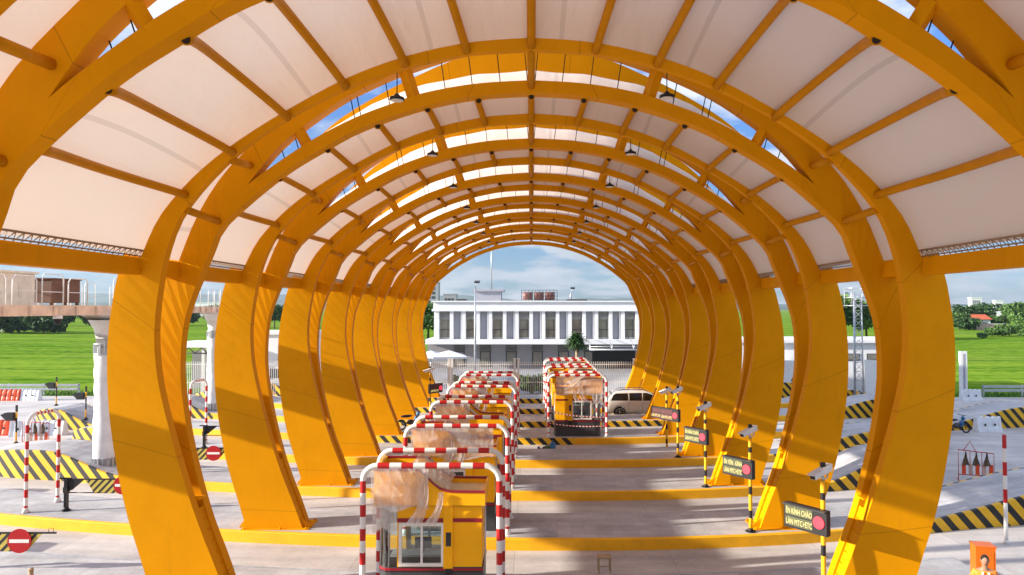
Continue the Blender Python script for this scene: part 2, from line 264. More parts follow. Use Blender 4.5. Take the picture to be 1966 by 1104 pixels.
# ------------------------------------------------------------------ mesh builder
class MB:
    def __init__(s): s.v = []; s.f = []; s.m = []; s.sm = []; s.uv = {}
    def add(s, vs_, fs, m=0, smooth=False):
        o = len(s.v); s.v += [tuple(p) for p in vs_]
        for f in fs: s.f.append(tuple(i+o for i in f)); s.m.append(m); s.sm.append(smooth)
        return s
    def box(s, x0, x1, y0, y1, z0, z1, m=0):
        return s.add([(x0, y0, z0), (x1, y0, z0), (x1, y1, z0), (x0, y1, z0), (x0, y0, z1), (x1, y0, z1), (x1, y1, z1), (x0, y1, z1)],
                     [(0, 3, 2, 1), (4, 5, 6, 7), (0, 1, 5, 4), (1, 2, 6, 5), (2, 3, 7, 6), (3, 0, 4, 7)], m)
    def obox(s, mtx, sx_, sy_, sz, m=0):
        hx, hy, hz = sx_/2, sy_/2, sz/2
        vs_ = [mtx @ Vector(p) for p in [(-hx, -hy, -hz), (hx, -hy, -hz), (hx, hy, -hz), (-hx, hy, -hz), (-hx, -hy, hz), (hx, -hy, hz), (hx, hy, hz), (-hx, hy, hz)]]
        return s.add(vs_, [(0, 3, 2, 1), (4, 5, 6, 7), (0, 1, 5, 4), (1, 2, 6, 5), (2, 3, 7, 6), (3, 0, 4, 7)], m)
    def beam(s, p, q, w, h, m=0):
        p, q = Vector(p), Vector(q); d = (q-p); L = d.length; d.normalize()
        up = Vector((0, 0, 1)) if abs(d.z) < .95 else Vector((0, 1, 0))
        x = d.cross(up).normalized(); z = x.cross(d)
        mt = Matrix((( x.x, d.x, z.x, (p.x+q.x)/2), (x.y, d.y, z.y, (p.y+q.y)/2), (x.z, d.z, z.z, (p.z+q.z)/2), (0, 0, 0, 1)))
        return s.obox(mt, w, L, h, m)
    def prism(s, poly, y0, y1, m=0, mcap=None):   # polygon in xz, extruded in y
        n = len(poly); vs_ = [(x, y0, z) for x, z in poly]+[(x, y1, z) for x, z in poly]
        s.add(vs_, [tuple(range(n)), tuple(range(2*n-1, n-1, -1))], m if mcap is None else mcap)
        s.add(vs_, [(i, i+n, (i+1) % n+n, (i+1) % n) for i in range(n)], m); return s
    def tube(s, pts, r, n=8, m=0, cap=True, mats=None, smooth=True, rad=None):
        pts = [Vector(p) for p in pts]; rings = []; 
        t0 = (pts[1]-pts[0]).normalized(); a = Vector((0, 0, 1)) if abs(t0.z) < .9 else Vector((1, 0, 0)); x = t0.cross(a).normalized()
        for i, p in enumerate(pts):
            t = (pts[min(i+1, len(pts)-1)]-pts[max(i-1, 0)]).normalized(); x = (x-t*x.dot(t)).normalized(); y = t.cross(x); rr = rad[i] if rad else r
            rings.append([p+(x*math.cos(2*math.pi*k/n)+y*math.sin(2*math.pi*k/n))*rr for k in range(n)])
        for i in range(len(pts)-1):
            s.add(rings[i]+rings[i+1], [(k, (k+1) % n, n+(k+1) % n, n+k) for k in range(n)], mats[i] if mats else m, smooth)
        if cap:
            s.add(rings[0], [tuple(range(n-1, -1, -1))], mats[0] if mats else m); s.add(rings[-1], [tuple(range(n))], mats[-1] if mats else m)
        return s
    def cyl(s, p, q, r, r2=None, n=12, m=0): return s.tube([p, q], r, n, m, rad=[r, r if r2 is None else r2])
    def ball(s, c, rx, ry, rz, n=10, m=0):
        vs_ = []; fs = []; h = n//2
        for i in range(h+1):
            a = math.pi*i/h
            for k in range(n): b = 2*math.pi*k/n; vs_.append((c[0]+rx*math.sin(a)*math.cos(b), c[1]+ry*math.sin(a)*math.sin(b), c[2]+rz*math.cos(a)))
        for i in range(h):
            for k in range(n): fs.append((i*n+k, (i+1)*n+k, (i+1)*n+(k+1) % n, i*n+(k+1) % n))
        return s.add(vs_, fs, m, True)
    def build(s, name, mats, parent=None, loc=(0, 0, 0), uv=None):
        me = bpy.data.meshes.new(name); me.from_pydata(s.v, [], s.f)
        for k in (mats if isinstance(mats, (list, tuple)) else [mats]): me.materials.append(M[k])
        me.polygons.foreach_set('material_index', s.m); me.polygons.foreach_set('use_smooth', s.sm)
        if uv == 'auto': uv = [s.uv.get(i, (9.9, 0)) for i in range(len(s.v))]; recalc = True
        else: recalc = not uv
        if uv:
            l = me.uv_layers.new(name='UVMap'); vi = [0]*len(me.loops); me.loops.foreach_get('vertex_index', vi); fl = []
            for i in vi: fl += list(uv[i])
            l.data.foreach_set('uv', fl)
        me.update(); bm = bmesh.new(); bm.from_mesh(me); bmesh.ops.remove_doubles(bm, verts=bm.verts, dist=1e-5)
        if recalc: bmesh.ops.recalc_face_normals(bm, faces=bm.faces)
        bm.to_mesh(me); bm.free()
        o = bpy.data.objects.new(name, me); COL.objects.link(o); o.location = loc
        if parent: o.parent = parent
        return o
def tag(o, label, cat, group=None):
    o['label'] = label; o['category'] = cat
    if group: o['group'] = group
    return o
def empty(name, loc, label, cat, group=None, rz=0):
    o = bpy.data.objects.new(name, None); COL.objects.link(o); o.location = loc; o.rotation_euler.z = rz; o.empty_display_size = .2
    return tag(o, label, cat, group)
def struct(o, kind='structure'): o['kind'] = kind; return o
def dup(root, loc, label, rz=None, scale=None, group=None):
    def cp(o, par):
        c = o.copy(); COL.objects.link(c)
        if par: c.parent = par
        for ch in kids.get(o.name, []): cp(ch, c)
        return c
    kids = {}
    def gather(o):
        kids[o.name] = list(o.children)
        for ch in o.children: gather(ch)
    gather(root); r = cp(root, None); r.location = loc; r['label'] = label
    if rz is not None: r.rotation_euler.z = rz
    if scale is not None: r.scale = scale
    if group: r['group'] = group
    return r
ORD = ['nearest', 'second', 'third', 'fourth', 'fifth', 'sixth', 'seventh', 'eighth', 'ninth', 'tenth']


# ------------------------------------------------------------------ the setting
S = 5.54
def warp(x):
    a = abs(x)
    if x >= 0: return max(0, .012*a*a-.0271*a) if a < 14 else 1.973+.223*(a-14)
    return .0065*a*a+.0271*a if a < 20 else 3.142+.197*(a-20)
g = MB().add([(-4000, -300, -.42), (4000, -300, -.42), (4000, 6000, -.42), (-4000, 6000, -.42)], [(0, 1, 2, 3)]); struct(g.build('ground', 'field'))
rd = MB(); rd.add([(-75, -30, -.30), (75, -30, -.30), (75, 58.5, -.30), (34, 58.6, -.30), (-27, 59.3, -.30), (-75, 60.0, -.30)], [(0, 1, 2, 3, 4, 5)])
struct(rd.build('road', 'concrete'))
cp_ = MB().add([(-26, 58.2, -.292), (33, 59.2, -.292), (48, 112, -.292), (-20, 112, -.292)], [(0, 1, 2, 3)]); struct(cp_.build('compound_yard', 'asphalt'))
# distant hills
hl = MB(); random.seed(3)
def ridge(y, amp, base, x0, x1, seed):
    r = random.Random(seed); n = 90; vs_ = []; ph = [r.uniform(0, 6.28) for _ in range(6)]
    for i in range(n+1):
        x = x0+(x1-x0)*i/n; h = base+amp*(.5*math.sin(x*.0011+ph[0])+.3*math.sin(x*.0031+ph[1])+.16*math.sin(x*.008+ph[2])+.08*math.sin(x*.021+ph[3]))
        h *= .3+.7*min(1, max(0, (2000-x)/900)); h = max(2, h); vs_ += [(x, y-h*2.4, -1), (x, y-h*.9, h*.62+r.uniform(-2, 2)), (x, y, h), (x, y+h*2, -1)]
    fs = []
    for i in range(n):
        for k in range(3): fs.append((i*4+k, i*4+4+k, i*4+5+k, i*4+1+k))
    return vs_, fs
hl.add(*ridge(5200, 45, 100, -4200, 4200, 5), smooth=True); struct(hl.build('hills', 'hill'))
hl = MB(); hl.add(*ridge(3600, 16, 26, -3400, 3400, 9), smooth=True); struct(hl.build('hills', 'hill'))

# traffic islands: raised tiled strips with a yellow kerb, swelling into striped crash humps
def island(k, x0, x1, stripes, hl_=None, hr=None):
    y0 = 16.1+S*(k-1); wd = 2.75; mb = MB(); kb = MB(); n = int((x1-x0)/.5)
    def hump(x):
        h = .35
        for hp in (hl_, hr):
            if hp:
                toe, crest, nose = hp; sgn = 1 if crest > toe else -1
                a = (x-toe)*sgn; b = (crest-toe)*sgn; c = (nose-toe)*sgn
                if a > 0:
                    t = min(1, a/b); h = .35+.88*(t*t*(3-2*t))
                    if a > b: e = min(1, (a-b)/max(.01, c-b)); h = .35+.88*math.sqrt(max(0, 1-e*e*.97))
        return h
    xs = [x0+(x1-x0)*i/n for i in range(n+1)]
    rows = []
    for x in xs:
        yy = y0+warp(x); nw = 1.0
        for hp in (hl_, hr):
            if hp:
                e = (x-hp[1])/(hp[2]-hp[1])
                if e > 0: nw = min(nw, math.sqrt(max(.02, 1-e*e)))
        mid = yy+wd/2; a = mid-wd/2*nw; b = mid+wd/2*nw; z = -.30+hump(x)
        rows.append((x, a, b, z))
    for i in range(n):
        (xa, a0, b0, z0), (xb, a1, b1, z1) = rows[i], rows[i+1]; c = .13
        top = 0; xm = (xa+xb)/2; st = 1 if any(p <= xm <= q for p, q in stripes) else 0
        for hp in (hl_, hr):
            if hp and (xm-hp[0])*(1 if hp[1] > hp[0] else -1) > 0: st = 1
        mb.add([(xa, a0+c, z0), (xb, a1+c, z1), (xb, b1-c, z1), (xa, b0-c, z0)], [(0, 1, 2, 3)], 0)
        kb.add([(xa, a0, -.31), (xb, a1, -.31), (xb, a1, z1-.03), (xa, a0, z0-.03), (xb, a1+.03, z1), (xa, a0+.03, z0), (xb, a1+c, z1+.002), (xa, a0+c, z0+.002)], [(0, 1, 2, 3), (3, 2, 4, 5), (5, 4, 6, 7)], st)
        kb.add([(xa, b0, -.31), (xb, b1, -.31), (xb, b1, z1-.03), (xa, b0, z0-.03), (xb, b1-.03, z1), (xa, b0-.03, z0), (xb, b1-c, z1+.002), (xa, b0-c, z0+.002)], [(0, 3, 2, 1), (3, 5, 4, 2), (5, 7, 6, 4)], st if st else 2)
    for j in (0, -1):
        x, a, b, z = rows[j]; kb.add([(x, a, -.31), (x, b, -.31), (x, b, z), (x, a, z)], [(0, 1, 2, 3)], 1)
    o = struct(mb.build('traffic_island', 'tiles')); kb.build('kerb', ['kerb', 'stripe', 'slab'], o)
island(-1, -16, 14, [])
island(0, -18, 15, [])
island(1, -20, 11.8, [], (-16.5, -18.8, -20), None)
island(2, -26, 22, [], (-21, -23.5, -26), (11.9, 19.5, 22))
island(3, -25.5, 17.0, [], (-16.6, -20.9, -25.5), (11.6, 15.0, 17.0))
island(4, -24.3, 22, [], (-18.9, -22.2, -24.3), (11.6, 17.5, 22))
island(5, -30.9, 34, [(-9.2, 2.1)], (-26.0, -29.0, -30.9), (24.3, 30.5, 34))
island(6, -30, 27, [(-9, 9.2)], (-21, -24, -30), (18.5, 23.5, 27))
island(7, -26, 26, [(-9, 9)], (-19, -22, -26), (19, 23, 26))
island(8, -24, 24, [(-9, 9)], (-19, -21.5, -24), (17, 20.5, 24))

# ------------------------------------------------------------------ arch frames
def catmull(pts, per=4):
    out = []; P = [pts[0]]+list(pts)+[pts[-1]]
    for i in range(1, len(P)-2):
        p0, p1, p2, p3 = P[i-1], P[i], P[i+1], P[i+2]
        for k in range(per):
            t = k/per
            out.append(tuple(.5*((2*p1[j])+(-p0[j]+p2[j])*t+(2*p0[j]-5*p1[j]+4*p2[j]-p3[j])*t*t+(-p0[j]+3*p1[j]-3*p2[j]+p3[j])*t**3) for j in (0, 1)))
    out.append(tuple(pts[-1])); return out
def resample(pts, n):
    d = [0]
    for a, b in zip(pts, pts[1:]): d.append(d[-1]+math.hypot(b[0]-a[0], b[1]-a[1]))
    out = []; j = 0
    for i in range(n+1):
        t = d[-1]*i/n
        while j < len(d)-2 and d[j+1] < t: j += 1
        e = (t-d[j])/max(1e-9, d[j+1]-d[j]); out.append((pts[j][0]+(pts[j+1][0]-pts[j][0])*e, pts[j][1]+(pts[j+1][1]-pts[j][1])*e))
    return out
IA = [(7.30, 0), (7.58, .75), (7.95, 1.7), (8.25, 2.65), (8.5, 3.7), (8.68, 4.7), (8.76, 5.5), (8.72, 6.3), (8.58, 7.0), (8.4, 7.6), (8.15, 8.25), (7.6, 9.12), (6.45, 10.12), (5.15, 10.88), (3.82, 11.44), (2.5, 11.82), (1.24, 12.04), (0, 12.10)]
OA = [(9.1, 0), (9.45, 1.15), (9.72, 2.1), (9.9, 3.2), (9.98, 4.4), (9.92, 5.5), (9.77, 6.4), (9.55, 7.15), (9.3, 7.8), (8.8, 8.75), (8.2, 9.6), (7.2, 10.7), (5.8, 11.9), (4.56, 12.6), (3.07, 13.22), (1.64, 13.68), (0, 13.85)]
IB = [(7.32, 0), (7.6, .8), (8.0, 1.8), (8.3, 2.8), (8.55, 3.9), (8.7, 5.0), (8.7, 5.8), (8.6, 6.6), (8.4, 7.2), (8.15, 7.75), (7.85, 8.4), (7.48, 9.03), (6.08, 10.12), (4.95, 10.75), (4.05, 11.18), (2.7, 11.61), (1.39, 11.86), (0, 11.95)]
CB = [(6.83, 9.92), (6.35, 10.25), (5.2, 10.93), (4.16, 11.41), (3.24, 11.72), (2.54, 11.93), (1.3, 12.13), (0, 12.2)]
EB = [(6.83, 9.92), (6.52, 10.27), (6.0, 10.78), (5.3, 11.28), (4.36, 11.83), (3.44, 12.22), (2.84, 12.42), (1.5, 12.78), (0, 12.92)]
def za(z): t = z/12.1; return -3.2*t*t                 # plan offset of the front rib (leans back toward the camera)
def zb(z): t = max(0, z)/12.1; return .5-1.5*t**3
def ta(z): return .28-.13*min(1, max(0, (z-6)/6))
def tb(z): return .28+.07*min(1, max(0, (z-6)/4))
def ribbon(mb, inn, out, yf, th, m=0):
    """solid plate between an inner and an outer curve (both full spans)"""
    n = len(inn); V = []
    for (a, b) in zip(inn, out):
        V += [(a[0], yf(a[1]), a[1]), (b[0], yf(b[1]), b[1]), (b[0], yf(b[1])+th(b[1]), b[1]), (a[0], yf(a[1])+th(a[1]), a[1])]
    F = []
    for i in range(n-1):
        for k in range(4): F.append((4*i+k, 4*i+(k+1) % 4, 4*i+4+(k+1) % 4, 4*i+4+k))
    F += [(3, 2, 1, 0), (4*n-4, 4*n-3, 4*n-2, 4*n-1)]
    o = len(mb.v); mb.add(V, F, m); u = 0
    for i in range(n):
        if i: u += math.hypot(inn[i][0]-inn[i-1][0], inn[i][1]-inn[i-1][1])
        for k in range(4): mb.uv[o+4*i+k] = (u+.9, k/4)
def full(half, n=None):
    h = resample(catmull(half), n) if n else half
    L = [(-x, z) for x, z in h]; return L+[(x, z) for x, z in h[::-1]][1:]
NH = 46
ia, oa = full(IA, NH), full(OA, NH)
ARCH_MB = {}
PUR = [(0, 12.1), (1.3, 12.0), (2.56, 11.78), (3.83, 11.38), (5.12, 10.82), (6.4, 10.06), (7.6, 9.08)]
def half_to_sides(L): return [(-x, z) for x, z in L[::-1]]+L[1:] if L[0][0] == 0 else [(-x, z) for x, z in L]+[(x, z) for x, z in L]
FC = [(8.72, 8.15), (8.2, 8.93), (7.55, 9.55), (6.9, 10.04), (6.1, 10.52), (5.1, 11.02), (3.8, 11.58), (2.5, 11.97), (1.2, 12.2), (0, 12.27)]
def rail_at(curve, i, n):  # curve sampled by fraction of n purlin gaps (eave .. crown .. eave)
    return curve[i]
def arch_frame(y):
    root = empty('arch_frame', (0, y, 0), '', 'arch')
    mb = MB(); ribbon(mb, ia, oa, za, ta); mb.build('front_rib', 'yellow', root, uv='auto')
    # rear rib: full plate in the legs, splitting into a lower chord and an upper wing above the haunch
    ibh, ebh = catmull(IB), catmull(EB)
    low_i = [p for p in ibh if p[1] <= 9.03]; n1 = 26
    li = resample(low_i, n1); oh = catmull(OA); io = max(i for i, p in enumerate(oh) if p[1] <= 10.75); lo = resample(oh[:io+1], n1)
    up_i = resample([p for p in ibh if p[1] >= 9.03], 26); cb = resample(catmull(CB), 26); eb = resample(ebh, 26); uo = resample(oh[io:], 26)
    mb = MB()
    # junction fan between the leg plate and the split point
    for sg in (-1, 1):
        f = lambda L: [(sg*x, z) for x, z in L]
        V = li[:]; ribbon(mb, f(li)+[(sg*cb[0][0], cb[0][1])] if False else f(li), f(lo), zb, tb)
        # web triangle from leg top edge (li[-1]..lo[-1]) to the split point
        tri = [(sg*li[-1][0], li[-1][1]), (sg*lo[-1][0], lo[-1][1]), (sg*cb[0][0], cb[0][1])]
        V = [(x, zb(z), z) for x, z in tri]+[(x, zb(z)+tb(z), z) for x, z in tri]
        mb.add(V, [(0, 1, 2), (5, 4, 3)])
    up = [(-x, z) for x, z in up_i]+[(x, z) for x, z in up_i[::-1]][1:]; cc = [(-x, z) for x, z in cb]+[(x, z) for x, z in cb[::-1]][1:]
    ee = [(-x, z) for x, z in eb]+[(x, z) for x, z in eb[::-1]][1:]; uu = [(-x, z) for x, z in uo]+[(x, z) for x, z in uo[::-1]][1:]
    ribbon(mb, up, cc, zb, tb); ribbon(mb, ee, uu, zb, tb)
    rear = mb.build('rear_rib', 'yellow', root, uv='auto')
    # seam fillets and foot plates
    for sg in (-1, 1):
        mb = MB()
        pts = resample([p for p in catmull(IA) if p[1] <= 2.4], 8)
        for a, b in zip(pts, pts[1:]):
            mb.add([(sg*(a[0]+.06), ta(0)-.01, a[1]), (sg*(b[0]+.06), za(b[1])+ta(0)-.01, b[1]), (sg*(b[0]+.06), .52, b[1]), (sg*(a[0]+.06), .52, a[1]),
                    (sg*(a[0]+.2), ta(0)-.01, a[1]), (sg*(b[0]+.2), za(b[1])+ta(0)-.01, b[1]), (sg*(b[0]+.2), .52, b[1]), (sg*(a[0]+.2), .52, a[1])],
                   [(0, 1, 2, 3), (0, 4, 5, 1), (3, 2, 6, 7), (4, 7, 6, 5)])
            for q in (.33, .38, .43, .48):
                mb.box(min(sg*(a[0]+.02), sg*(a[0]+.1)), max(sg*(a[0]+.02), sg*(a[0]+.1)), q, q+.012, a[1], a[1]+.01)
        a = pts[-1]; mb.box(min(sg*(a[0]), sg*(a[0]+.9)), max(sg*a[0], sg*(a[0]+.9)), za(2.4)+ta(2), .5, 2.38, 2.42)
        mb.build('web_plate', 'yellow', root)
        mb = MB(); xx = [sg*7.1, sg*9.25]; mb.box(min(xx), max(xx), -.14, .92, .0, .05+.02)
        for q in (7.18, 8.0, 9.15):
            for yy in (-.09, .87): mb.cyl((sg*q, yy, .07), (sg*q, yy, .13), .03, n=6)
        mb.add([(sg*7.02, .1, .06), (sg*7.3, .1, .06), (sg*7.38, .1, .36), (sg*7.02, .14, .06), (sg*7.3, .14, .06), (sg*7.38, .14, .36)], [(0, 1, 2), (5, 4, 3), (0, 2, 5, 3), (0, 3, 4, 1), (1, 4, 5, 2)])
        mb.add([(sg*9.4, .1, .06), (sg*9.1, .1, .06), (sg*9.2, .1, .34), (sg*9.4, .14, .06), (sg*9.1, .14, .06), (sg*9.2, .14, .34)], [(0, 1, 2), (5, 4, 3), (0, 2, 5, 3), (0, 3, 4, 1), (1, 4, 5, 2)])
        mb.build('base_plate', 'yellow', root)
    # short tubes between the two ribs
    for sg in (-1, 1):
        for (x, z) in PUR:
            if sg == 1 and x == 0: continue
            if x not in (0, 6.4, 7.6): continue
            e = (.36, .34) if x == 6.4 else ((0, 0) if x else (0, -.02))
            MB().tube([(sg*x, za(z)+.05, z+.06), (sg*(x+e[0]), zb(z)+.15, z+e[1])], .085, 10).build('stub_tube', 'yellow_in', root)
    # struts and thin bars across the sky slot
    def lerp_curve(L, x):
        for a, b in zip(L, L[1:]):
            if a[0] >= x >= b[0]: e = (a[0]-x)/max(1e-6, a[0]-b[0]); return a[1]+(b[1]-a[1])*e
        return L[-1][1]
    for x0 in (2.75, 5.35):
        for sg in (-1, 1):
            zl, zu = lerp_curve(cb, x0)-.02, lerp_curve(eb, x0+.18)+.05
            MB().beam((sg*x0, zb(zl)+.15, zl), (sg*(x0+.18), zb(zu)+.12, zu), .24, .2).build('strut', 'yellow', root)
    for x0 in (.08, .72, 1.38, 2.02, 3.35, 4.05, 4.2, 5.6, 5.95):
        for sg in (-1, 1):
            zl, zu = lerp_curve(cb, x0)-.02, lerp_curve(eb, x0+.08)+.03
            MB().beam((sg*x0, zb(zl)+.3, zl), (sg*(x0+.08), zb(zu)+.3, zu), .017, .017).build('slot_bar', 'dark_hole', root)
    # narrow membrane strip between the two ribs
    fa = full(FC, 24); sb = full([(8.62, 8.15), (8.1, 9.2), (7.35, 10.2), (6.4, 11.0), (5.3, 11.75), (4.2, 12.3), (3.0, 12.75), (1.5, 13.1), (0, 13.2)], 24)
    V = []; F = []; UV = []
    for i, (p, q) in enumerate(zip(fa, sb)):
        V += [(p[0], za(p[1])+ta(p[1])-.02, p[1]), (q[0], zb(q[1])+.02, q[1])]; UV += [(i/4, 0), (i/4, 1)]
    F = [(2*i, 2*i+1, 2*i+3, 2*i+2) for i in range(len(fa)-1)]
    mb = MB(); mb.add(V, F, 0, True); mb.build('infill_membrane', 'membrane', root, uv=UV)
    for sg in (-1, 1):   # eave link between the two ribs
        x = [sg*8.62, sg*8.95]; MB().box(min(x), max(x), za(8)+ta(8)-.02, zb(8)+.02, 7.74, 8.12).build('eave_link', 'yellow', root)
    return root
FY = 17.1; KX = .986
S0 = 6.95   # the lane under the nearest bay is wider
frames = []; first = arch_frame(FY-2*S0); first.scale.x = KX
names = {-1: 'first yellow twin-rib arch frame overhead, its legs beside the camera outside the photo', 0: 'yellow twin-rib arch frame crossing the top corners of the photo, legs out of view',
 1: 'nearest complete yellow arch frame, its huge curved legs leaving the bottom of the photo', 2: 'yellow arch frame with foot on the island of the second toll booth',
 3: 'yellow arch frame with foot on the island of the third toll booth', 4: 'yellow arch frame with foot on the island of the fourth toll booth',
 5: 'yellow arch frame standing beside the two facing toll booths', 6: 'yellow arch frame whose right leg hides the front of the parked car',
 7: 'yellow arch frame just behind the parked car, second to last in the tunnel', 8: 'farthest yellow arch frame, framing the white building at the tunnel end'}
first['label'] = names[-1]; first['group'] = 'yellow arch frames of the toll canopy'
for k in range(0, 9): frames.append(dup(first, (0, FY+((k-1)*S if k else -S0), 0), names[k]))

# ------------------------------------------------------------------ canopy bays (membrane, purlins, eave beams)
def bay(y, label, S=S):
    """from the rear rib of one frame (origin) to the front rib of the next"""
    root = empty('canopy_bay', (0, y, 0), label, 'canopy', 'membrane canopy bays')
    def off(L, d):
        out = []
        for i, p in enumerate(L):
            a, b = L[max(0, i-1)], L[min(len(L)-1, i+1)]; tx, tz = b[0]-a[0], b[1]-a[1]; l = math.hypot(tx, tz); out.append((p[0]+(-tz/l)*d, p[1]+(tx/l)*d))
        return out
    near_h = [(8.55, 8.15), (8.0, 9.0), (7.55, 9.4), (6.25, 10.32), (5.07, 10.95), (4.13, 11.38), (2.76, 11.82), (1.42, 12.06), (0, 12.16)]
    NU = 28; nr = full(near_h, NU); fr = full(FC, NU); NT = 12
    def surf(fi, t):
        i = min(int(fi), 2*NU-1); e = fi-i
        p = [nr[i][j]*(1-e)+nr[i+1][j]*e for j in (0, 1)]; q = [fr[i][j]*(1-e)+fr[i+1][j]*e for j in (0, 1)]
        y0 = zb(p[1])+tb(p[1])-.03; y1 = S+za(q[1])+.03
        x = p[0]*(1-t)+q[0]*t; z = p[1]*(1-t)+q[1]*t; w = 1-abs(fi-NU)/NU
        amp = (.16+.62*min(1, w*1.5))*math.sin(math.pi*t)**.9; a = math.atan2(z-5, x)
        r = (math.cos(a)*.75, math.sin(a)); L = math.hypot(*r)
        return Vector((x+r[0]/L*amp, y0*(1-t)+y1*t, z+r[1]/L*amp)), Vector((-r[0]/L, 0, -r[1]/L))
    V = []; F = []; UV = []
    pf = []   # purlin positions as fractions
    for sg in (-1, 1):
        for (x, z) in PUR:
            if sg == 1 and x == 0: continue
            xx = sg*x; best = min(range(0, 2*NU*20+1), key=lambda q: abs(fr[min(q//20, 2*NU-1)][0]*(1-(q % 20)/20)+fr[min(q//20+1, 2*NU)][0]*((q % 20)/20)-xx)); pf.append(best/20)
    pf.sort()
    def u_of(fi):
        for i, (a, b) in enumerate(zip(pf, pf[1:])):
            if a <= fi <= b: return i+(fi-a)/(b-a)
        return -.5 if fi < pf[0] else len(pf)-.5
    cols = 2*NU*2
    for i in range(cols+1):
        fi = i/2
        for j in range(NT+1):
            p, nrm = surf(fi, j/NT); u = u_of(fi)
            sag = .035*math.sin(math.pi*(u % 1))*math.sin(math.pi*j/NT) if pf[0] < fi < pf[-1] else 0
            p = p+nrm*sag; V.append(tuple(p)); UV.append((u, j/NT))
    for i in range(cols):
        for j in range(NT): a = i*(NT+1)+j; F.append((a, a+1, a+NT+2, a+NT+1))
    mb = MB(); mb.add(V, F, 0, True); mb.build('membrane', 'membrane', root, uv=UV)
    for fi in pf:
        pts = []; sg = -1 if fi < NU else 1; off_c = abs(fi-NU)/NU
        for j in range(13):
            t = j/12; p, nrm = surf(min(2*NU-.01, max(0, fi+(-1 if fi < NU-.2 else (1 if fi > NU+.2 else 0))*.45*math.sin(math.pi*t))), t); pts.append(p+nrm*(.13+.11*(1-t)**4))
        d = (pts[0]-pts[1]).normalized(); tb_ = MB()
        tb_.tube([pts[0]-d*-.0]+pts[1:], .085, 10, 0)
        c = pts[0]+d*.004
        tb_.tube([c+d*.001, c+d*.006], .062, 10, 1)  # painted dark disc stands in for the shaded hollow of the tube
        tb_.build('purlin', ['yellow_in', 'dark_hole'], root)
    for sg in (-1, 1):
        y0 = zb(8)+tb(8)-.02; y1 = S+za(8)+.02
        x = [sg*8.78, sg*9.12]; eb = MB().box(min(x), max(x), y0, y1, 7.74, 8.12)
        eb.build('eave_beam', 'yellow', root)
        lc = MB(); n = 26; ym = [y0+(y1-y0)*i/n for i in range(n+1)]
        lc.tube([(sg*8.62, y0, 8.27), (sg*8.66, y1, 8.27)], .022, 6); lc.tube([(sg*8.70, y0, 8.15), (sg*8.74, y1, 8.15)], .016, 6)
        for i in range(n): lc.tube([(sg*8.63, ym[i], 8.27), (sg*8.76, (ym[i]+ym[i+1])/2, 8.12)], .009, 4); lc.tube([(sg*8.76, (ym[i]+ym[i+1])/2, 8.12), (sg*8.63, ym[i+1], 8.27)], .009, 4)
        lc.build('edge_lacing', 'lacing', root)
    return root
b0 = bay(FY-2*S0, 'membrane canopy bay directly above the camera, mostly cut off by the photo corners', S0)
blab = ['large membrane canopy bay filling the top of the photo, with curved purlins', 'membrane canopy bay seen behind the nearest complete arch', 'third membrane bay from the camera side, small and high in the tunnel',
        'membrane bay above the third toll booth', 'membrane bay above the fourth toll booth', 'membrane bay above the pair of facing booths', 'membrane bay above the parked car', 'membrane bay ahead of the farthest arch, next to the tunnel mouth']
b0.scale.x = KX; dup(b0, (0, FY-S0, 0), blab[0]); b1 = bay(FY, blab[1]); b1.scale.x = KX
for i in range(2, 8): dup(b1, (0, FY+(i-1)*S, 0), blab[i])

# pendant lamps hung in the slot
def pendant():
    r = empty('pendant_lamp', (0, 0, 0), '', 'lamp', 'pendant lamps hanging from the arches')
    MB().tube([(0, 0, .12), (0, 0, .95)], .012, 6).build('rod', 'black', r)
    mb = MB(); prof = [(.03, .14), (.06, .10), (.10, .07), (.155, .05), (.165, .0), (.15, -.01)]
    for (a, b) in zip(prof, prof[1:]): mb.cyl((0, 0, a[1]), (0, 0, b[1]), a[0], b[0], 16)
    mb.build('housing', 'black', r); MB().cyl((0, 0, -.012), (0, 0, -.02), .14, .13, 16).build('lens', 'white', r)
    return r
pl = pendant(); fst = True
for k in range(0, 8):
    for sg in (-1, 1):
        loc = (sg*2.9, FY-1.95+(k-1)*S, 11.5)
        lb = 'black pendant lamp on a thin rod, %s of the %s row counting from the camera' % (ORD[k], 'left' if sg < 0 else 'right')
        if fst: pl.location = loc; pl['label'] = lb; fst = False
        else: dup(pl, loc, lb)

